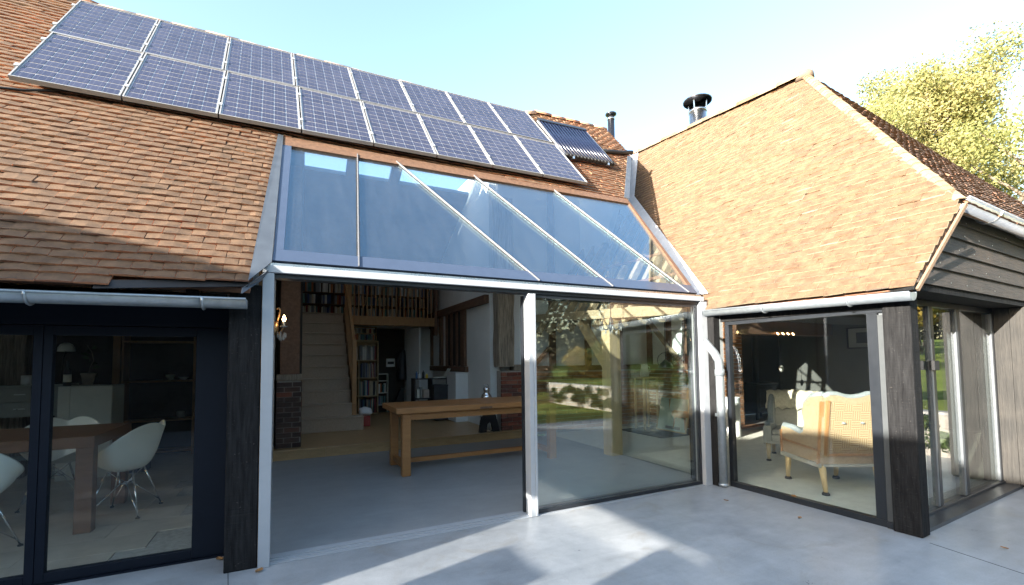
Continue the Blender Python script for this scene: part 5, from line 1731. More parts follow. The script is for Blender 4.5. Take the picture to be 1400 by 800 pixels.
MB().lathe([(0.155, 0), (0.155, 0.03)], (8.55, 2.30, 0.70), 16).build("band", M["off_white"], vp, True)
fp_ = thing("framed_picture", "dark framed picture on the grey living room wall", "picture", (13.34, 2.2, 2.1))
MB().box((13.325, 1.85, 1.88), (13.348, 2.50, 2.40)).build("print", M["grey_paint"], fp_)
for a, b in (((13.315, 1.85, 1.88), (13.315, 2.50, 1.88)), ((13.315, 1.85, 2.40), (13.315, 2.50, 2.40)), ((13.315, 1.85, 1.865), (13.315, 1.85, 2.415)), ((13.315, 2.50, 1.865), (13.315, 2.50, 2.415))):
    MB().bar(a, b, 0.03, 0.03).build("frame_rail", M["black"], fp_)
MB().box((13.318, 2.02, 2.0), (13.323, 2.30, 2.28)).build("drawing", M["charcoal"], fp_)
lbar = thing("spot_bar", "bar of small lit spotlights under the living room beam", "spotlight bar", (10.6, 2.84, 2.30))
MB().box((10.75, 2.80, 2.27), (11.6, 2.84, 2.30)).build("bar", M["brass"], lbar)
for k in range(4):
    MB().tube([(10.88 + 0.2 * k, 2.80, 2.26), (10.87 + 0.2 * k, 2.76, 2.22)], 0.012, 8).build("spot", M["bulb"], lbar, True)

# wing armchair seen from behind
AC = thing("armchair", "high-backed wing armchair in orange plaid with pale braid behind the side window", "armchair", (0, 0, 0))


def chair_part(mb, name, mat, smooth=False, bevel=0):
    o = mb.build(name, mat, None, smooth, bevel)
    o.parent = AC
    return o


hw = 0.40
# back: leaning panel with a serpentine top
top = [(-0.36, 1.16), (-0.30, 1.19), (-0.20, 1.19), (-0.10, 1.16), (0.0, 1.15), (0.10, 1.16), (0.20, 1.19), (0.30, 1.19), (0.36, 1.16)]


def bk(x, z, o=0.0):
    return (x, -0.36 - 0.16 * (z - 0.45) - o, z)


b = MB()
b.prism([bk(-0.37, 0.36), bk(0.37, 0.36)] + [bk(x, z) for x, z in reversed(top)], (0, 0.12, 0.01))
chair_part(b, "backrest", M["ochre"])
b = MB()
b.prism([bk(-0.30, 0.52, 0.006), bk(0.30, 0.52, 0.006)] + [bk(x * 0.82, z - 0.075, 0.006) for x, z in reversed(top)], (0, 0.006, 0))
chair_part(b, "back_panel", M["plaid"])
b = MB()
for s_ in (-1, 1):
    b.bar(bk(s_ * 0.335, 0.36, 0.008), bk(s_ * 0.335, 1.13, 0.008), 0.05, 0.03, (0, 1, 0))
b.bar(bk(-0.31, 0.47, 0.008), bk(0.31, 0.47, 0.008), 0.03, 0.03, (0, 1, 0))
chair_part(b, "show_wood", M["orange_wood"], bevel=0.006)
chair_part(MB().tube([bk(x, z + 0.012, -0.05) for x, z in top], 0.036, 10), "top_braid", M["grey_trim"], True)
for x in (-0.12, 0.12):
    chair_part(MB().lathe([(0.022, -0.01), (0.026, 0.0), (0.012, 0.012)], (x, bk(x, 0.86, 0.012)[1], 0.86), 8), "button", M["grey_trim"], True)
chair_part(MB().bar(bk(-0.36, 0.345, 0.015), bk(0.36, 0.345, 0.015), 0.03, 0.05, (0, 1, 0)), "fringe", M["inner_grey"])
# sides: arm and wing in one outline
side = [(-0.37, 0.34), (0.42, 0.34), (0.43, 0.66), (0.40, 0.71), (0.20, 0.70), (0.02, 0.66), (-0.06, 0.70), (-0.10, 0.80), (-0.06, 0.95), (-0.10, 1.06), (-0.22, 1.15), (-0.40, 1.18), (-0.47, 1.14)]
for s_ in (-1, 1):
    b = MB()
    x0 = s_ * hw
    b.prism([(x0, y, z) for y, z in side], (-s_ * 0.11, 0, 0))
    chair_part(b, "side", M["ochre"])
    chair_part(MB().tube([(x0 - s_ * 0.05, y, z + 0.01) for y, z in side[2:12]], 0.046, 10), "arm_braid", M["grey_trim"], True)
    chair_part(MB().bar((x0 + s_ * 0.004, -0.36, 0.52), (x0 + s_ * 0.004, 0.42, 0.54), 0.02, 0.022), "rail_braid", M["orange_wood"])
    chair_part(MB().bar((x0 + s_ * 0.006, -0.38, 0.345), (x0 + s_ * 0.006, 0.43, 0.345), 0.03, 0.05), "fringe", M["inner_grey"])
    b = MB().bar((x0 + s_ * 0.004, -0.35, 0.36), (x0 + s_ * 0.004, -0.46, 1.12), 0.022, 0.05, (1, 0, 0))
    chair_part(b, "show_wood", M["orange_wood"])
    chair_part(MB().bar((x0 + s_ * 0.004, 0.41, 0.36), (x0 + s_ * 0.004, 0.41, 0.66), 0.022, 0.04, (1, 0, 0)), "show_wood", M["orange_wood"])
    for y, lean in ((0.36, 0.02), (-0.33, -0.05)):
        chair_part(MB().tube([(x0 - s_ * 0.05, y, 0.345), (x0 - s_ * 0.05, y + lean, 0.03)], [0.045, 0.026], 10), "leg", M["chair_leg"], True)
        chair_part(MB().lathe([(0.045, 0), (0.045, 0.02), (0.03, 0.035)], (x0 - s_ * 0.05, y + lean, 0.0), 10), "castor", M["black"], True)
chair_part(MB().box((-0.29, -0.34, 0.34), (0.29, 0.42, 0.50)), "seat", M["inner_grey"], bevel=0.03)
chair_part(MB().box((-0.285, -0.30, 0.502), (0.285, 0.43, 0.60)), "cushion", M["inner_grey"], bevel=0.04)
chair_part(MB().bar((-0.36, 0.43, 0.36), (0.36, 0.43, 0.36), 0.03, 0.05), "front_rail", M["orange_wood"])
AC.scale = (0.92, 1, 1)
AC.location = (6.365, -0.83, 0.004)
AC.rotation_euler = (0, 0, R(-27))
chair_part(MB().prism([(-0.28, -0.36, 0.60), (0.28, -0.36, 0.60), (0.28, -0.42, 1.12), (-0.28, -0.42, 1.12)], (0, 0.05, 0.01)), "inner_lining", M["inner_grey"])
AC2 = copy_tree(AC, (7.50, 0.38, 0.004), R(118), "second wing armchair with grey inside, farther in behind the plaid chair back")
AC2.scale = (0.86, 0.9, 0.84)
for ch in AC2.children:          # the farther chair is grey all over
    for sl_ in ch.material_slots:
        if sl_.material in (M["ochre"], M["plaid"], M["orange_wood"]):
            sl_.link = 'OBJECT'
            sl_.material = M["inner_grey"]
AC2["label"] = "grey upholstered wing armchair under the sheepskin, farther in"
AC["group"] = AC2["group"] = "wing armchairs in the living room"
# sheepskin draped over the top of the farther chair
Rz = Matrix.Translation((7.50, 0.38, 0.004)) @ Matrix.Rotation(R(118), 4, 'Z') @ Matrix.Diagonal((0.86, 0.9, 0.84, 1))
fl_ = MB()
n1, n2 = 26, 14
vs = []
rs = random.Random(8)
for i in range(n1):
    x = -0.44 + 0.88 * i / (n1 - 1)
    for j in range(n2):
        q = (j / (n2 - 1) - 0.5) * 2
        dropn = max(0.0, abs(q) - 0.30) * (0.40 if q > 0 else 0.34)
        edge = 0.03 * rs.random() * (abs(q) > 0.9)
        yy = -0.45 + 0.16 * max(-1, min(1, q * 1.6)) + rs.uniform(-0.012, 0.012)
        vs.append(Rz @ Vector((x + rs.uniform(-0.012, 0.012), yy, 1.25 - dropn - edge + 0.02 * math.sin(i * 1.7 + j) - 0.05 * abs(x))))
fl_.add(vs, [(i * n2 + j, i * n2 + j + 1, (i + 1) * n2 + j + 1, (i + 1) * n2 + j) for i in range(n1 - 1) for j in range(n2 - 1)])
fo = fl_.build("sheepskin", M["fleece"], None, True)
so_ = fo.modifiers.new("thick", 'SOLIDIFY')
so_.thickness = 0.04
tag(fo, "shaggy cream sheepskin draped over the back of the farther armchair", "sheepskin")

# ------------------------------------------------------------------ dining room
dt = thing("dining_table", "square-legged dark wood dining table behind the glazed door", "table", (-2.6, 2.2, 0))
MB().box((-3.9, 1.585, 0.835), (-1.60, 2.775, 0.945)).build("tabletop", M["walnut"], dt, bevel=0.005)
for x in (-1.745, -3.88):
    for y in (1.60, 2.635):
        MB().box((x, y, 0.004), (x + 0.135, y + 0.125, 0.834)).build("leg", M["walnut"], dt, bevel=0.004)


def shell_chair(label, loc, rz):
    t = thing("shell_chair", label, "chair", (0, 0, 0), "white shell chairs round the dining table")
    nr, na = 12, 36
    vs = []
    for i in range(nr + 1):
        s_ = i / nr
        for j in range(na):
            a = 2 * math.pi * j / na           # 0 = front (+y)
            back = (1 - math.cos(a)) / 2
            sidew = abs(math.sin(a))
            rim = 0.535 + 0.215 * sidew ** 0.8 * (0.5 + 0.5 * back) + 0.40 * back ** 2.6 + 0.03 * sidew
            rx = 0.30 + 0.085 * sidew
            ry = 0.27 + 0.09 * (1 - sidew) * (0.4 + 0.6 * back)
            x = -math.sin(a) * rx * (s_ ** 0.75)
            y = math.cos(a) * ry * (s_ ** 0.75)
            z = 0.49 + (rim - 0.49) * s_ ** (1.6 + 1.6 * (back + 0.4 * sidew)) - 0.02 * (1 - s_)
            if i == nr:
                x *= 1.05
                y *= 1.04
            vs.append((x, y, z))
    fs = [(i * na + j, i * na + (j + 1) % na, (i + 1) * na + (j + 1) % na, (i + 1) * na + j) for i in range(nr) for j in range(na)]
    o = MB().add(vs, fs).build("shell", M["white_shell"], None, True)
    o.parent = t
    m_ = o.modifiers.new("thick", 'SOLIDIFY')
    m_.thickness = 0.010
    m2 = o.modifiers.new("smooth", 'SUBSURF')
    m2.levels = m2.render_levels = 1
    for sx in (-1, 1):
        for sy in (-1, 1):
            o = MB().tube([(sx * 0.12, sy * 0.12, 0.485), (sx * 0.27, sy * 0.24, 0.012)], 0.0085, 8).build("leg", M["chrome"], None, True)
            o.parent = t
            o = MB().lathe([(0.02, 0), (0.022, 0.012), (0.01, 0.02)], (sx * 0.27, sy * 0.24, 0), 8).build("foot", M["black"], None, True)
            o.parent = t
            o = MB().tube([(sx * 0.255, sy * 0.228, 0.06), (sx * 0.05, sy * 0.03, 0.33)], 0.0055, 6).build("wire_brace", M["chrome"], None, True)
            o.parent = t
            o = MB().tube([(sx * 0.05, sy * 0.03, 0.33), (-sx * 0.12, sy * 0.12, 0.485)], 0.0055, 6).build("wire_brace", M["chrome"], None, True)
            o.parent = t
    o = MB().tube([(-0.05, -0.03, 0.33), (0.05, -0.03, 0.33), (0.05, 0.03, 0.33), (-0.05, 0.03, 0.33)], 0.0055, 6, closed=True).build("wire_frame", M["chrome"], None, True)
    o.parent = t
    t.location = loc
    t.rotation_euler = (0, 0, rz)
    return t


c0 = shell_chair("white shell armchair at the table end, seen whole through the glazed door", (-1.50, 2.20, 0.003), R(80))
copy_tree(c0, (-2.38, 1.30, 0.003), R(-12), "white shell armchair on the near table side, cut by the door mullion")
copy_tree(c0, (-2.35, 3.05, 0.003), R(186), "white shell armchair half hidden beyond the dining table")
copy_tree(c0, (-3.30, 3.10, 0.003), R(178), "white shell armchair farthest along the dining table behind the mullion")
# shelving
su = thing("open_shelving", "tall oak framed open shelving against the dark dining room wall", "shelving", (-2.0, 5.9, 0))
for x, w in ((-2.62, 0.10), (-2.50, 0.03), (-1.46, 0.04)):
    MB().box((x, 5.80, 0.004), (x + w, 6.15, 2.235)).build("upright", M["oak_stair"], su)
for z in (0.10, 0.66, 1.36, 2.07):
    MB().box((-2.468, 5.80, z - 0.03), (-1.462, 6.15, z)).build("shelf", M["oak_stair"], su)
MB().box((-2.62, 6.16, 0.0), (-1.42, 6.19, 2.235)).build("back_panel", M["black"], su)
for x, w, h, nm_, lab, mt in ((-1.82, 0.07, 0.10, "glass_bowl", "small green glass bowl on the middle oak shelf", "sea"), (-1.62, 0.075, 0.05, "dish", "little white dish on the middle oak shelf", "white")):
    t = MB().lathe([(w * 0.4, 0), (w, h * 0.7), (w * 1.1, h), (w, h), (w * 0.4, 0.015)], (x, 5.92, 1.362), 14).build(nm_, M["mint"] if mt == "sea" else M["white_paint"], None, True)
    tag(t, lab, "bowl")
t = MB().lathe([(0.05, 0), (0.06, 0.02), (0.065, 0.12), (0.06, 0.125), (0.05, 0.03)], (-1.65, 5.92, 0.662), 14).build("beaker", M["grey_paint"], None, True)
tag(t, "grey beaker on the lower oak shelf", "beaker")
shelf_books(-2.45, -2.0, 5.85, 0.101, 0.34, 0.03, 0.06, PALG, "the bottom shelf of the oak dining shelving", "books on the dining shelving", 71)
# cabinet, white panel unit, box files
cbn = thing("drawer_cabinet", "grey drawer cabinet on legs at the back of the dining room", "cabinet", (-3.5, 4.6, 0))
MB().box((-4.6, 4.60, 0.92), (-2.86, 5.1, 1.34)).build("carcass", M["grey_paint"], cbn)
MB().box((-4.62, 4.58, 1.341), (-2.84, 5.12, 1.37)).build("top", M["grey_paint"], cbn)
for z in (0.94, 1.145):
    for x in (-4.58, -3.72):
        MB().box((x, 4.575, z), (x + 0.84, 4.598, z + 0.19)).build("drawer", M["grey_paint"], cbn, bevel=0.004)
        MB().box((x + 0.36, 4.56, z + 0.09), (x + 0.48, 4.574, z + 0.105)).build("handle", M["steel"], cbn)
for x in (-4.58, -2.94):
    for y in (4.62, 5.04):
        MB().box((x, y, 0.004), (x + 0.06, y + 0.05, 0.918)).build("leg", M["grey_paint"], cbn)
MB().box((-4.5, 4.66, 0.30), (-2.95, 5.04, 0.33)).build("lower_shelf", M["grey_paint"], cbn)
wp = thing("white_cupboard", "plain off-white cupboard end beyond the dining table", "cupboard", (-2.5, 4.4, 0))
MB().box((-2.84, 4.40, 0.004), (-2.23, 4.95, 1.345)).build("carcass", M["off_white"], wp, bevel=0.005)
MB().box((-2.70, 4.385, 0.10), (-2.235, 4.399, 1.33)).build("door", M["off_white"], wp)
MB().box((-2.83, 4.385, 0.10), (-2.705, 4.399, 1.33)).build("filler_panel", M["off_white"], wp)
for k, x in enumerate((-2.13, -2.03, -1.93)):
    t = thing("box_file", ("dark box file nearest the white cupboard under the table" if k == 0 else "middle dark box file under the table" if k == 1 else "dark box file nearest the oak shelving under the table"), "box file", (x, 4.6, 0), "box files on the dining room floor")
    MB().box((x, 4.5, 0.004), (x + 0.095, 4.82, 0.40)).build("case", M["charcoal"], t, bevel=0.004)
    MB().box((x + 0.02, 4.495, 0.10), (x + 0.075, 4.499, 0.30)).build("spine_label", M["cream"], t)
bo = thing("wine_bottle", "dark wine bottle with a cream label on the white cupboard", "bottle", (-2.77, 4.5, 1.345))
MB().lathe([(0.042, 0), (0.045, 0.01), (0.045, 0.21), (0.035, 0.25), (0.016, 0.28), (0.015, 0.36), (0.018, 0.365), (0.016, 0.37)], (-2.77, 4.48, 1.347), 14).build("glass_body", M["black"], bo, True)
MB().lathe([(0.0462, 0.06), (0.0462, 0.17)], (-2.77, 4.48, 1.347), 14).build("bottle_label", M["cream"], bo, True)
pp = thing("plant_pot", "pale clay pot with a bare twisted plant hanging before the dark wall", "plant pot", (-2.62, 4.7, 1.5))
MB().lathe([(0.055, 0), (0.085, 0.15), (0.092, 0.155), (0.092, 0.18), (0.08, 0.18), (0.07, 0.13)], (-2.62, 4.75, 1.35), 14).build("pot", M["terracotta"], pp, True)
MB().tube([(-2.62, 4.75, 1.5), (-2.60, 4.76, 1.62), (-2.56, 4.75, 1.72), (-2.58, 4.74, 1.84), (-2.64, 4.75, 1.95)], 0.008, 6).build("stem", M["bark"], pp, True)
for k in range(7):
    a = k * 0.9
    z = 1.6 + 0.05 * k
    MB().add([(-2.60, 4.75, z), (-2.60 + 0.07 * math.cos(a), 4.75 + 0.03 * math.sin(a), z + 0.05), (-2.60 + 0.13 * math.cos(a), 4.75 + 0.06 * math.sin(a), z + 0.02), (-2.60 + 0.06 * math.cos(a + 0.4), 4.75 + 0.03 * math.sin(a), z - 0.01)], [(0, 1, 2, 3)]).build("leaf", M["leaf_green"], pp)
dl = thing("desk_lamp", "round shaded desk lamp with a black stem on the cupboard", "lamp", (-2.95, 4.8, 1.37))
MB().lathe([(0.07, 0), (0.07, 0.02), (0.01, 0.03)], (-2.95, 4.80, 1.372), 14).build("base", M["black"], dl, True)
MB().tube([(-2.95, 4.80, 1.40), (-2.93, 4.80, 1.75), (-2.90, 4.80, 1.92)], 0.010, 6).build("stem", M["black"], dl, True)
MB().lathe([(0.03, 0.13), (0.07, 0.11), (0.095, 0.06), (0.10, 0.0), (0.09, 0.0), (0.06, 0.08)], (-2.90, 4.80, 1.86), 16).build("shade", M["cream"], dl, True)
mg = thing("mug", "white mug standing on the grey drawer cabinet", "mug", (-3.3, 4.7, 1.37))
MB().lathe([(0.06, 0), (0.065, 0.01), (0.065, 0.14), (0.058, 0.14), (0.055, 0.02)], (-3.28, 4.70, 1.371), 14).build("cup", M["white_paint"], mg, True)
MB().tube([(-3.215, 4.70, 1.48), (-3.17, 4.70, 1.46), (-3.17, 4.70, 1.42), (-3.215, 4.70, 1.40)], 0.008, 6).build("handle", M["white_paint"], mg, True)
rough_post(-3.75, -3.38, 4.9, 5.2, 0.0, 2.24, "old_post", M["old_oak"], barn, 15)

# ------------------------------------------------------------------ fallen leaves on the terrace
for k, (x, y, s_, lab) in enumerate(((5.30, -1.02, 0.055, "curled brown leaf caught on the side window sill"), (4.68, -0.62, 0.035, "small brown leaf on the concrete below the side window"), (4.85, -1.36, 0.035, "small dark leaf on the concrete halfway to the corner post"),
                                     (5.62, -2.62, 0.035, "tiny yellow leaf on the concrete past the corner post"), (6.25, -2.75, 0.09, "long curled strip of leaf on the bright concrete"), (-0.07, -0.13, 0.05, "tan leaf against the foot of the pale frame post"), (-0.38, 0.27, 0.05, "brown leaf on the dining door sill"))):
    lf = MB()
    vs = []
    asp = 0.25 if "strip" in lab else 0.7
    for i in range(6):
        u = i / 5
        w = math.sin(math.pi * (0.08 + 0.84 * u)) * s_ * asp
        for j in (-1, 0, 1):
            vs.append((s_ * 2 * (u - 0.5), w * j, 0.010 + 0.25 * s_ * (abs(j) * 0.8 + (2 * u - 1) ** 2 * 0.6)))
    lf.add(vs, [(i * 3 + j, i * 3 + j + 1, i * 3 + 3 + j + 1, i * 3 + 3 + j) for i in range(5) for j in range(2)])
    o = lf.build("fallen_leaf", M["leaf_dry"])
    o.scale = (0.75, 0.75, 0.75)
    o.location = (x, y, 0.062 if "sill" in lab and k == 0 else 0.0)
    o.rotation_euler = (0, 0, 0.7 + 1.3 * k)
    tag(o, lab, "leaf", "fallen leaves on the terrace")


# ------------------------------------------------------------------ trees, hedge, garden
def leaf_cloud(n, centres, radii, size, seed, droop=0.3):
    g = np.random.default_rng(seed)
    idx = g.integers(0, len(centres), n)
    c = np.asarray(centres)[idx]
    rad = np.asarray(radii)[idx][:, None]
    d = g.normal(size=(n, 3))
    d /= np.linalg.norm(d, axis=1)[:, None]
    p = c + d * rad * (g.random((n, 1)) ** 0.45) * np.array([1, 1, 0.8])
    a = g.normal(size=(n, 3))
    a /= np.linalg.norm(a, axis=1)[:, None]
    b = np.cross(a, g.normal(size=(n, 3)))
    b /= np.linalg.norm(b, axis=1)[:, None]
    s = size * g.uniform(0.6, 1.4, (n, 1))
    V = np.empty((n, 4, 3))
    V[:, 0] = p - a * s
    V[:, 1] = p + b * s * 0.55
    V[:, 2] = p + a * s
    V[:, 3] = p - b * s * 0.55
    F = np.arange(n * 4).reshape(n, 4)
    clump = g.random(len(centres))[idx]
    tone = np.clip(0.55 * clump + 0.45 * g.random(n), 0, 1)
    return V.reshape(-1, 3), F, tone


def make_tree(name, label, loc, h, spread, trunk_h, nleaf, lsize, mat, seed, group=None, levels=3, lean=0.0):
    rr = random.Random(seed)
    t = thing(name, label, "tree", loc, group)
    base = Vector(loc)
    tb = MB()
    tips = []

    def grow(p, d, L, r, lv):
        n = 4
        pts, rad = [p.copy()], [r]
        q = p.copy()
        for i in range(n):
            d = (d + Vector((rr.gauss(0, 0.16), rr.gauss(0, 0.16), rr.gauss(0.05, 0.08)))).normalized()
            q = q + d * L / n
            pts.append(q.copy())
            rad.append(r * (1 - 0.55 * (i + 1) / n))
        tb.tube(pts, rad, 7 if lv < 2 else 5)
        if lv >= levels:
            tips.append(pts[-1])
            tips.append(pts[-2])
            return
        for k in range(rr.randint(3, 4)):
            ang = rr.uniform(0, 2 * math.pi)
            out = Vector((math.cos(ang), math.sin(ang), 0))
            nd = (d * 0.55 + out * rr.uniform(0.5, 0.95) * spread + Vector((0, 0, 0.25))).normalized()
            grow(pts[rr.choice((2, 3, 4))], nd, L * rr.uniform(0.55, 0.75), rad[2] * 0.62, lv + 1)
        grow(pts[-1], (d + Vector((0, 0, 0.2))).normalized(), L * 0.62, rad[-1] * 0.9, lv + 1)
    grow(base.copy(), Vector((lean, 0, 1)).normalized(), trunk_h, h * 0.028, 0)
    zmax = max(p.z for p in tips) - base.z
    k = h / zmax
    for i, v in enumerate(tb.v):
        w = Vector(v) - base
        tb.v[i] = tuple(base + w * k)
    tips = [base + (p - base) * k for p in tips]
    tb.build("trunk", M["bark"], t, True)
    cr_ = np.random.default_rng(seed)
    rad = cr_.uniform(0.055, 0.10, len(tips)) * h
    V, F, T = leaf_cloud(nleaf, [tuple(p) for p in tips], rad, lsize, seed + 1)
    link(bpy.data.objects.new("crown", np_mesh("crown", V, F, mat, T)), t)
    return t


make_tree("autumn_tree", "tall yellow-green autumn tree rising behind the wing roof", (39.6, 8.0, -0.1), 23.2, 1.25, 6.5, 120000, 0.10, M["leaf_yellow"], 31, "trees round the garden", levels=3)
make_tree("autumn_tree", "golden tree mirrored in the gable doors beyond the van", (36.0, -13.0, 1.7), 9.0, 1.1, 1.8, 14000, 0.15, M["leaf_gold"], 41, "trees round the garden")
make_tree("autumn_tree", "broad golden tree on the far lawn mirrored in the gable doors", (43.0, -18.0, 2.0), 10.0, 1.1, 2.0, 14000, 0.16, M["leaf_gold"], 43, "trees round the garden")
make_tree("autumn_tree", "low golden tree standing nearest the van on the bank", (29.0, -10.5, 1.4), 7.0, 1.1, 1.5, 12000, 0.13, M["leaf_gold"], 45, "trees round the garden")
make_tree("autumn_tree", "brown-leaved tree behind the garden shrubs mirrored in the fixed window", (16.0, -30.0, -0.1), 10.0, 0.9, 3.2, 7000, 0.17, M["leaf_brown"], 47, "trees round the garden")
make_tree("autumn_tree", "dark green tree at the garden corner mirrored in the fixed window", (27.0, -27.0, -0.1), 12.0, 0.9, 3.2, 8000, 0.18, M["leaf_green"], 49, "trees round the garden")


def make_shrub(label, loc, r, h, n, mat, seed, size=0.07, group="garden shrubs", bare=False):
    t = thing("shrub", label, "shrub", loc, group)
    g = random.Random(seed)
    st = MB()
    cs, rd = [], []
    for k in range(10 if not bare else 34):
        a = g.uniform(0, 6.28)
        q = r * g.uniform(0.2, 0.85)
        e = Vector((loc[0] + q * math.cos(a), loc[1] + q * math.sin(a), loc[2] + h * g.uniform(0.5, 0.9)))
        m_ = Vector(loc).lerp(e, 0.5) + Vector((0, 0, h * 0.12))
        st.tube([loc, m_, e], [0.03, 0.018, 0.008], 5)
        cs.append(tuple(e if g.random() < 0.7 else m_))
        rd.append(r * g.uniform(0.28, 0.45))
    st.build("stem", M["bark"], t)
    V, F, T = leaf_cloud(n, cs, rd, size, seed)
    link(bpy.data.objects.new("foliage", np_mesh("foliage", V, F, mat, T)), t)
    return t


make_shrub("tall bare silvery shrub in the border, mirrored in the fixed window", (8.6, -13.2, -0.1), 1.6, 3.2, 900, M["leaf_brown"], 61, 0.05, bare=True)
make_shrub("russet border shrub beside the bare silvery shrub", (6.4, -13.6, -0.1), 1.3, 1.4, 2600, M["leaf_red"], 62)
make_shrub("low green border shrub at the lawn edge", (5.0, -12.6, -0.1), 1.0, 0.9, 2200, M["leaf_green"], 63)
make_shrub("brown border shrub beyond the lawn", (10.6, -14.5, -0.1), 1.6, 1.9, 2800, M["leaf_brown"], 64)
make_shrub("golden border shrub beyond the lawn", (12.8, -13.8, -0.1), 1.5, 2.3, 2800, M["leaf_gold"], 65)
make_shrub("dark evergreen border shrub at the end of the lawn", (15.2, -15.0, -0.1), 1.7, 2.7, 3000, M["leaf_green"], 66)
make_shrub("red-leaved shrub on the bank above the ivy wall", (11.6, -4.3, 0.66), 0.9, 0.9, 3000, M["leaf_red"], 67)
make_shrub("russet shrub farther along the ivy wall", (12.8, -6.6, 0.70), 1.0, 1.0, 2600, M["leaf_red"], 68)
iv = thing("ivy_wall", "low ivy-covered garden wall mirrored in the gable doors", "garden wall", (9.9, -6, 0))
MB().box((9.85, -12.0, -0.1), (10.10, -2.45, 0.68)).build("wall", M["mortar"], iv)
MB().box((9.82, -12.0, 0.681), (10.13, -2.45, 0.73)).build("coping", M["gravel"], iv)
cs = [(9.82, -2.6 - 0.1 * k, 0.06 + 0.55 * random.random()) for k in range(90)]
V, F, T = leaf_cloud(12000, cs, [0.17] * 90, 0.045, 77)
link(bpy.data.objects.new("ivy", np_mesh("ivy", V, F, M["leaf_green"], T)), iv)
for k, (x, y, r, h, lab) in enumerate(((27.5, -8.6, 2.6, 5.0, "broad golden bush on the bank nearest the house"), (31.0, -12.2, 3.2, 6.2, "tallest golden bush on the bank behind the van"), (25.5, -12.6, 2.2, 4.2, "lower golden bush beside the van"), (35.0, -9.5, 3.2, 5.6, "golden bush farthest up the bank"), (38.0, -16.5, 4.0, 7.5, "wide golden bush on the skyline of the bank"))):
    make_shrub(lab, (x, y, 0.62 + 0.045 * (x - 10)), r, h, 7000, M["leaf_gold"], 80 + k, 0.13, "golden bushes on the bank")
# the bank of grass rising beyond the wall
gx = np.linspace(10.12, 80, 36)
gy = np.linspace(-60, -2.4, 30)
V = np.array([(x, y, 0.62 + 0.045 * (x - 10) + 0.10 * math.sin(x * 0.5 + y * 0.3)) for x in gx for y in gy])
F = np.array([(i * 30 + j, (i + 1) * 30 + j, (i + 1) * 30 + j + 1, i * 30 + j + 1) for i in range(35) for j in range(29)])
link(bpy.data.objects.new("grass_bank", np_mesh("grass_bank", V, F, M["lawn"], smooth=True)), kind="structure")
vn = thing("van", "dark blue van parked on the grass bank, mirrored in the gable doors", "van", (20.5, -8.2, 1.4))
VX, VY, VZ = 18.6, -9.2, 0.95
prof = [(0.0, 0.35), (4.6, 0.35), (4.6, 1.0), (4.3, 1.15), (3.6, 1.30), (2.95, 2.05), (0.1, 2.12), (0.0, 1.9)]
MB().prism([(VX + x, VY, VZ + z) for x, z in prof], (0, 1.8, 0)).build("body", M["van_paint"], vn, bevel=0.05)
MB().prism([(VX + x, VY + 1.805, VZ + z) for x, z in ((0.3, 1.35), (3.35, 1.35), (2.85, 1.92), (0.3, 1.95))], (0, 0.006, 0)).build("window", M["black_alu"], vn)
MB().box((VX - 0.012, VY + 0.25, VZ + 1.25), (VX - 0.004, VY + 1.55, VZ + 1.85)).build("rear_window", M["black_alu"], vn)
for x in (0.8, 3.7):
    for y in (0.0, 1.75):
        w = MB().tube([(VX + x, VY + y, VZ + 0.33), (VX + x, VY + y + 0.1, VZ + 0.33)], 0.33, 18).build("wheel", M["black"], vn, True)
        MB().tube([(VX + x, VY + y - 0.01, VZ + 0.33), (VX + x, VY + y + 0.11, VZ + 0.33)], 0.18, 14).build("rim", M["steel"], w, True)
for y in (0.08, 1.52):
    MB().box((VX - 0.03, VY + y, VZ + 0.75), (VX - 0.003, VY + y + 0.2, VZ + 0.98)).build("tail_lamp", M["red"], vn)
bn = thing("garden_bench", "weathered timber bench at the lawn edge, mirrored in the fixed window", "bench", (7.2, -10.4, -0.1))
for k in range(4):
    MB().box((6.5, -10.5 + 0.11 * k, 0.38), (8.0, -10.41 + 0.11 * k, 0.41)).build("seat_slat", M["old_oak"], bn)
for k in range(3):
    MB().box((6.5, -10.53, 0.52 + 0.12 * k), (8.0, -10.50, 0.60 + 0.12 * k)).build("back_slat", M["old_oak"], bn)
for x in (6.52, 7.92):
    for y in (-10.5, -10.12):
        MB().box((x, y, -0.1), (x + 0.06, y + 0.06, 0.38)).build("leg", M["old_oak"], bn)

# a belt of dark woodland, and a hedge added to darken door reflections
gw = random.Random(91)
cs, rd = [], []
for k in range(150):
    x = -45 + 150 * k / 150 + gw.uniform(-1.5, 1.5)
    y = -33 - 6 * gw.random() + (x > 55) * (x - 55) * 0.3
    for z in (1.6, 4.2, 7.0, 9.2):
        cs.append((x + gw.uniform(-1.2, 1.2), y + gw.uniform(-1.2, 1.2), z + gw.uniform(-0.8, 0.9)))
        rd.append(gw.uniform(1.8, 2.9))
V, F, T = leaf_cloud(60000, cs, rd, 0.30, 92)
tag(link(bpy.data.objects.new("woodland", np_mesh("woodland", V, F, M["leaf_wood"], T)), kind="stuff"), "dark belt of woodland closing the garden", "woodland")
hg = thing("hedge", "added unseen dark hedge across the courtyard, darkening reflections in the dining doors", "hedge", (-6, -9.3, 0))
cs, rd = [], []
for k in range(60):
    for z in (0.5, 1.3, 2.1, 2.6):
        cs.append((-22 + 0.42 * k, -9.3 + gw.uniform(-0.2, 0.2), z))
        rd.append(0.75)
V, F, T = leaf_cloud(26000, cs, rd, 0.10, 93)
link(bpy.data.objects.new("foliage", np_mesh("foliage", V, F, M["leaf_wood"], T)), hg)
MB().box((-22, -9.65, -0.1), (3.2, -8.95, 2.7)).build("core", M["bark"], hg)

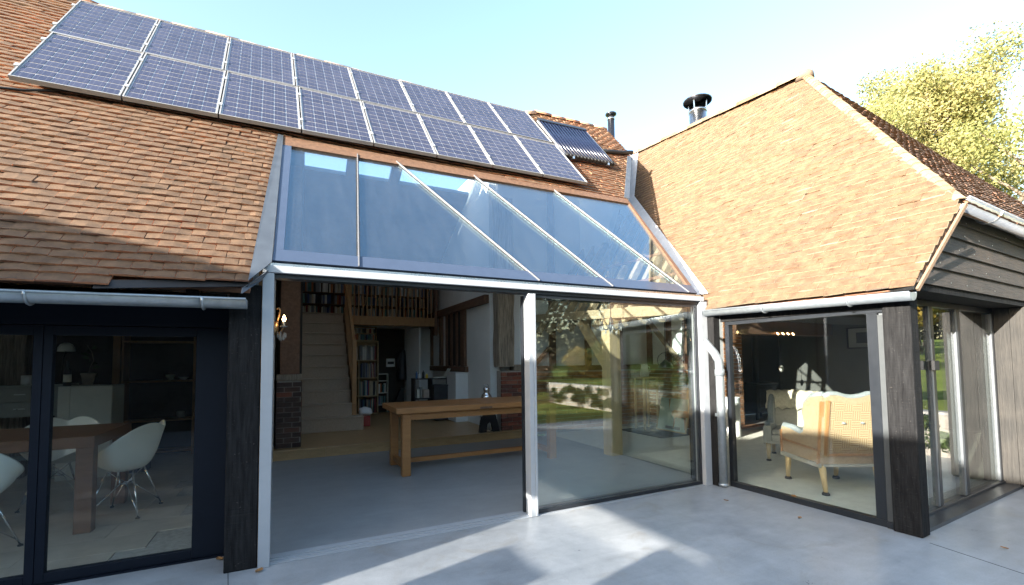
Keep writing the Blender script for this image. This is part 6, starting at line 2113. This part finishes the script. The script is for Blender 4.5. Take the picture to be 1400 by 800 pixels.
# the other wing of the courtyard, out of frame: its ridge throws the shadow line
lbn = thing("opposite_barn", "low tiled barn closing the other side of the courtyard", "barn", (-9, -5, 0))
RX, RZ2 = -9.0, 2.31 + 0.27 * (9.0 - 0.178)
lr = MB()
EV = (RZ2 - 2.3) / 3.7


def wz(x):
    return RZ2 - (RX - x) * EV


lr.slab([(-5.3, -9.6, 2.3), (-5.3, 0.2, 2.3), (RX, 0.2, RZ2), (RX, -8.0, RZ2)], 0.07)
for x0, x1, y0, y1 in ((RX, -12.7, -3.5, 0.2), (RX, -12.7, -8.0, -5.65), (RX, -10.3, -5.649, -3.501), (-12.25, -12.7, -5.649, -3.501), (RX, -12.7, -8.0, -8.0)):
    if y1 > y0:
        lr.slab([(x0, y1, wz(x0)), (x1, y1, wz(x1)), (x1, y0, wz(x1)), (x0, y0, wz(x0))], 0.07)
lr.slab([(RX, -8.001, RZ2), (-12.7, -8.001, 2.3), (-12.7, -9.6, 2.3)], 0.07)
lr.slab([(-5.3, -9.6, 2.3), (RX, -8.0, RZ2), (-12.7, -9.6, 2.3)], 0.07)
lr.build("roof", M["main_field"], lbn)
rlt = MB()
for a_, b_ in (((-10.3, -5.65), (-10.3, -3.5)), ((-12.25, -5.65), (-12.25, -3.5)), ((-10.3, -5.65), (-12.25, -5.65)), ((-10.3, -3.5), (-12.25, -3.5))):
    rlt.bar((a_[0], a_[1], wz(a_[0])), (b_[0], b_[1], wz(b_[0])), 0.06, 0.08)
rlt.build("rooflight", M["black_alu"], lbn)
# courtyard wall with openings: (y0, y1, z0, z1)
op = ((-3.80, -3.40, 0.9, 2.25), (-3.395, -2.78, 2.02, 2.25), (-2.775, -2.30, 0.9, 2.25))
ys = sorted({-9.2, 0.3} | {o_[0] for o_ in op} | {o_[1] for o_ in op})
for y0, y1 in zip(ys, ys[1:]):
    o_ = next((q for q in op if q[0] <= (y0 + y1) / 2 <= q[1]), None)
    if o_:
        MB().box((-5.75, y0, 0), (-5.55, y1, o_[2])).build("wall", M["black_timber"], lbn)
    elif y1 - y0 > 0.02:
        MB().box((-5.75, y0, 0), (-5.55, y1, 2.35)).build("wall", M["black_timber"], lbn)
for y0, y1, z0, z1 in op:
    MB().box((-5.66, y0, z0), (-5.64, y1, z1)).build("pane", M["dimming_glass"], lbn)  # unseen tinted panes added to soften the sun streaks through these openings
MB().box((-12.4, -9.2, 0), (-5.75, -9.0, 2.35)).build("wall", M["black_timber"], lbn)
for k in range(2):
    MB().box((-5.545, -8.2 + 2.2 * k, 0.1), (-5.50, -6.4 + 2.2 * k, 2.1)).build("door", M["navy_alu"], lbn)
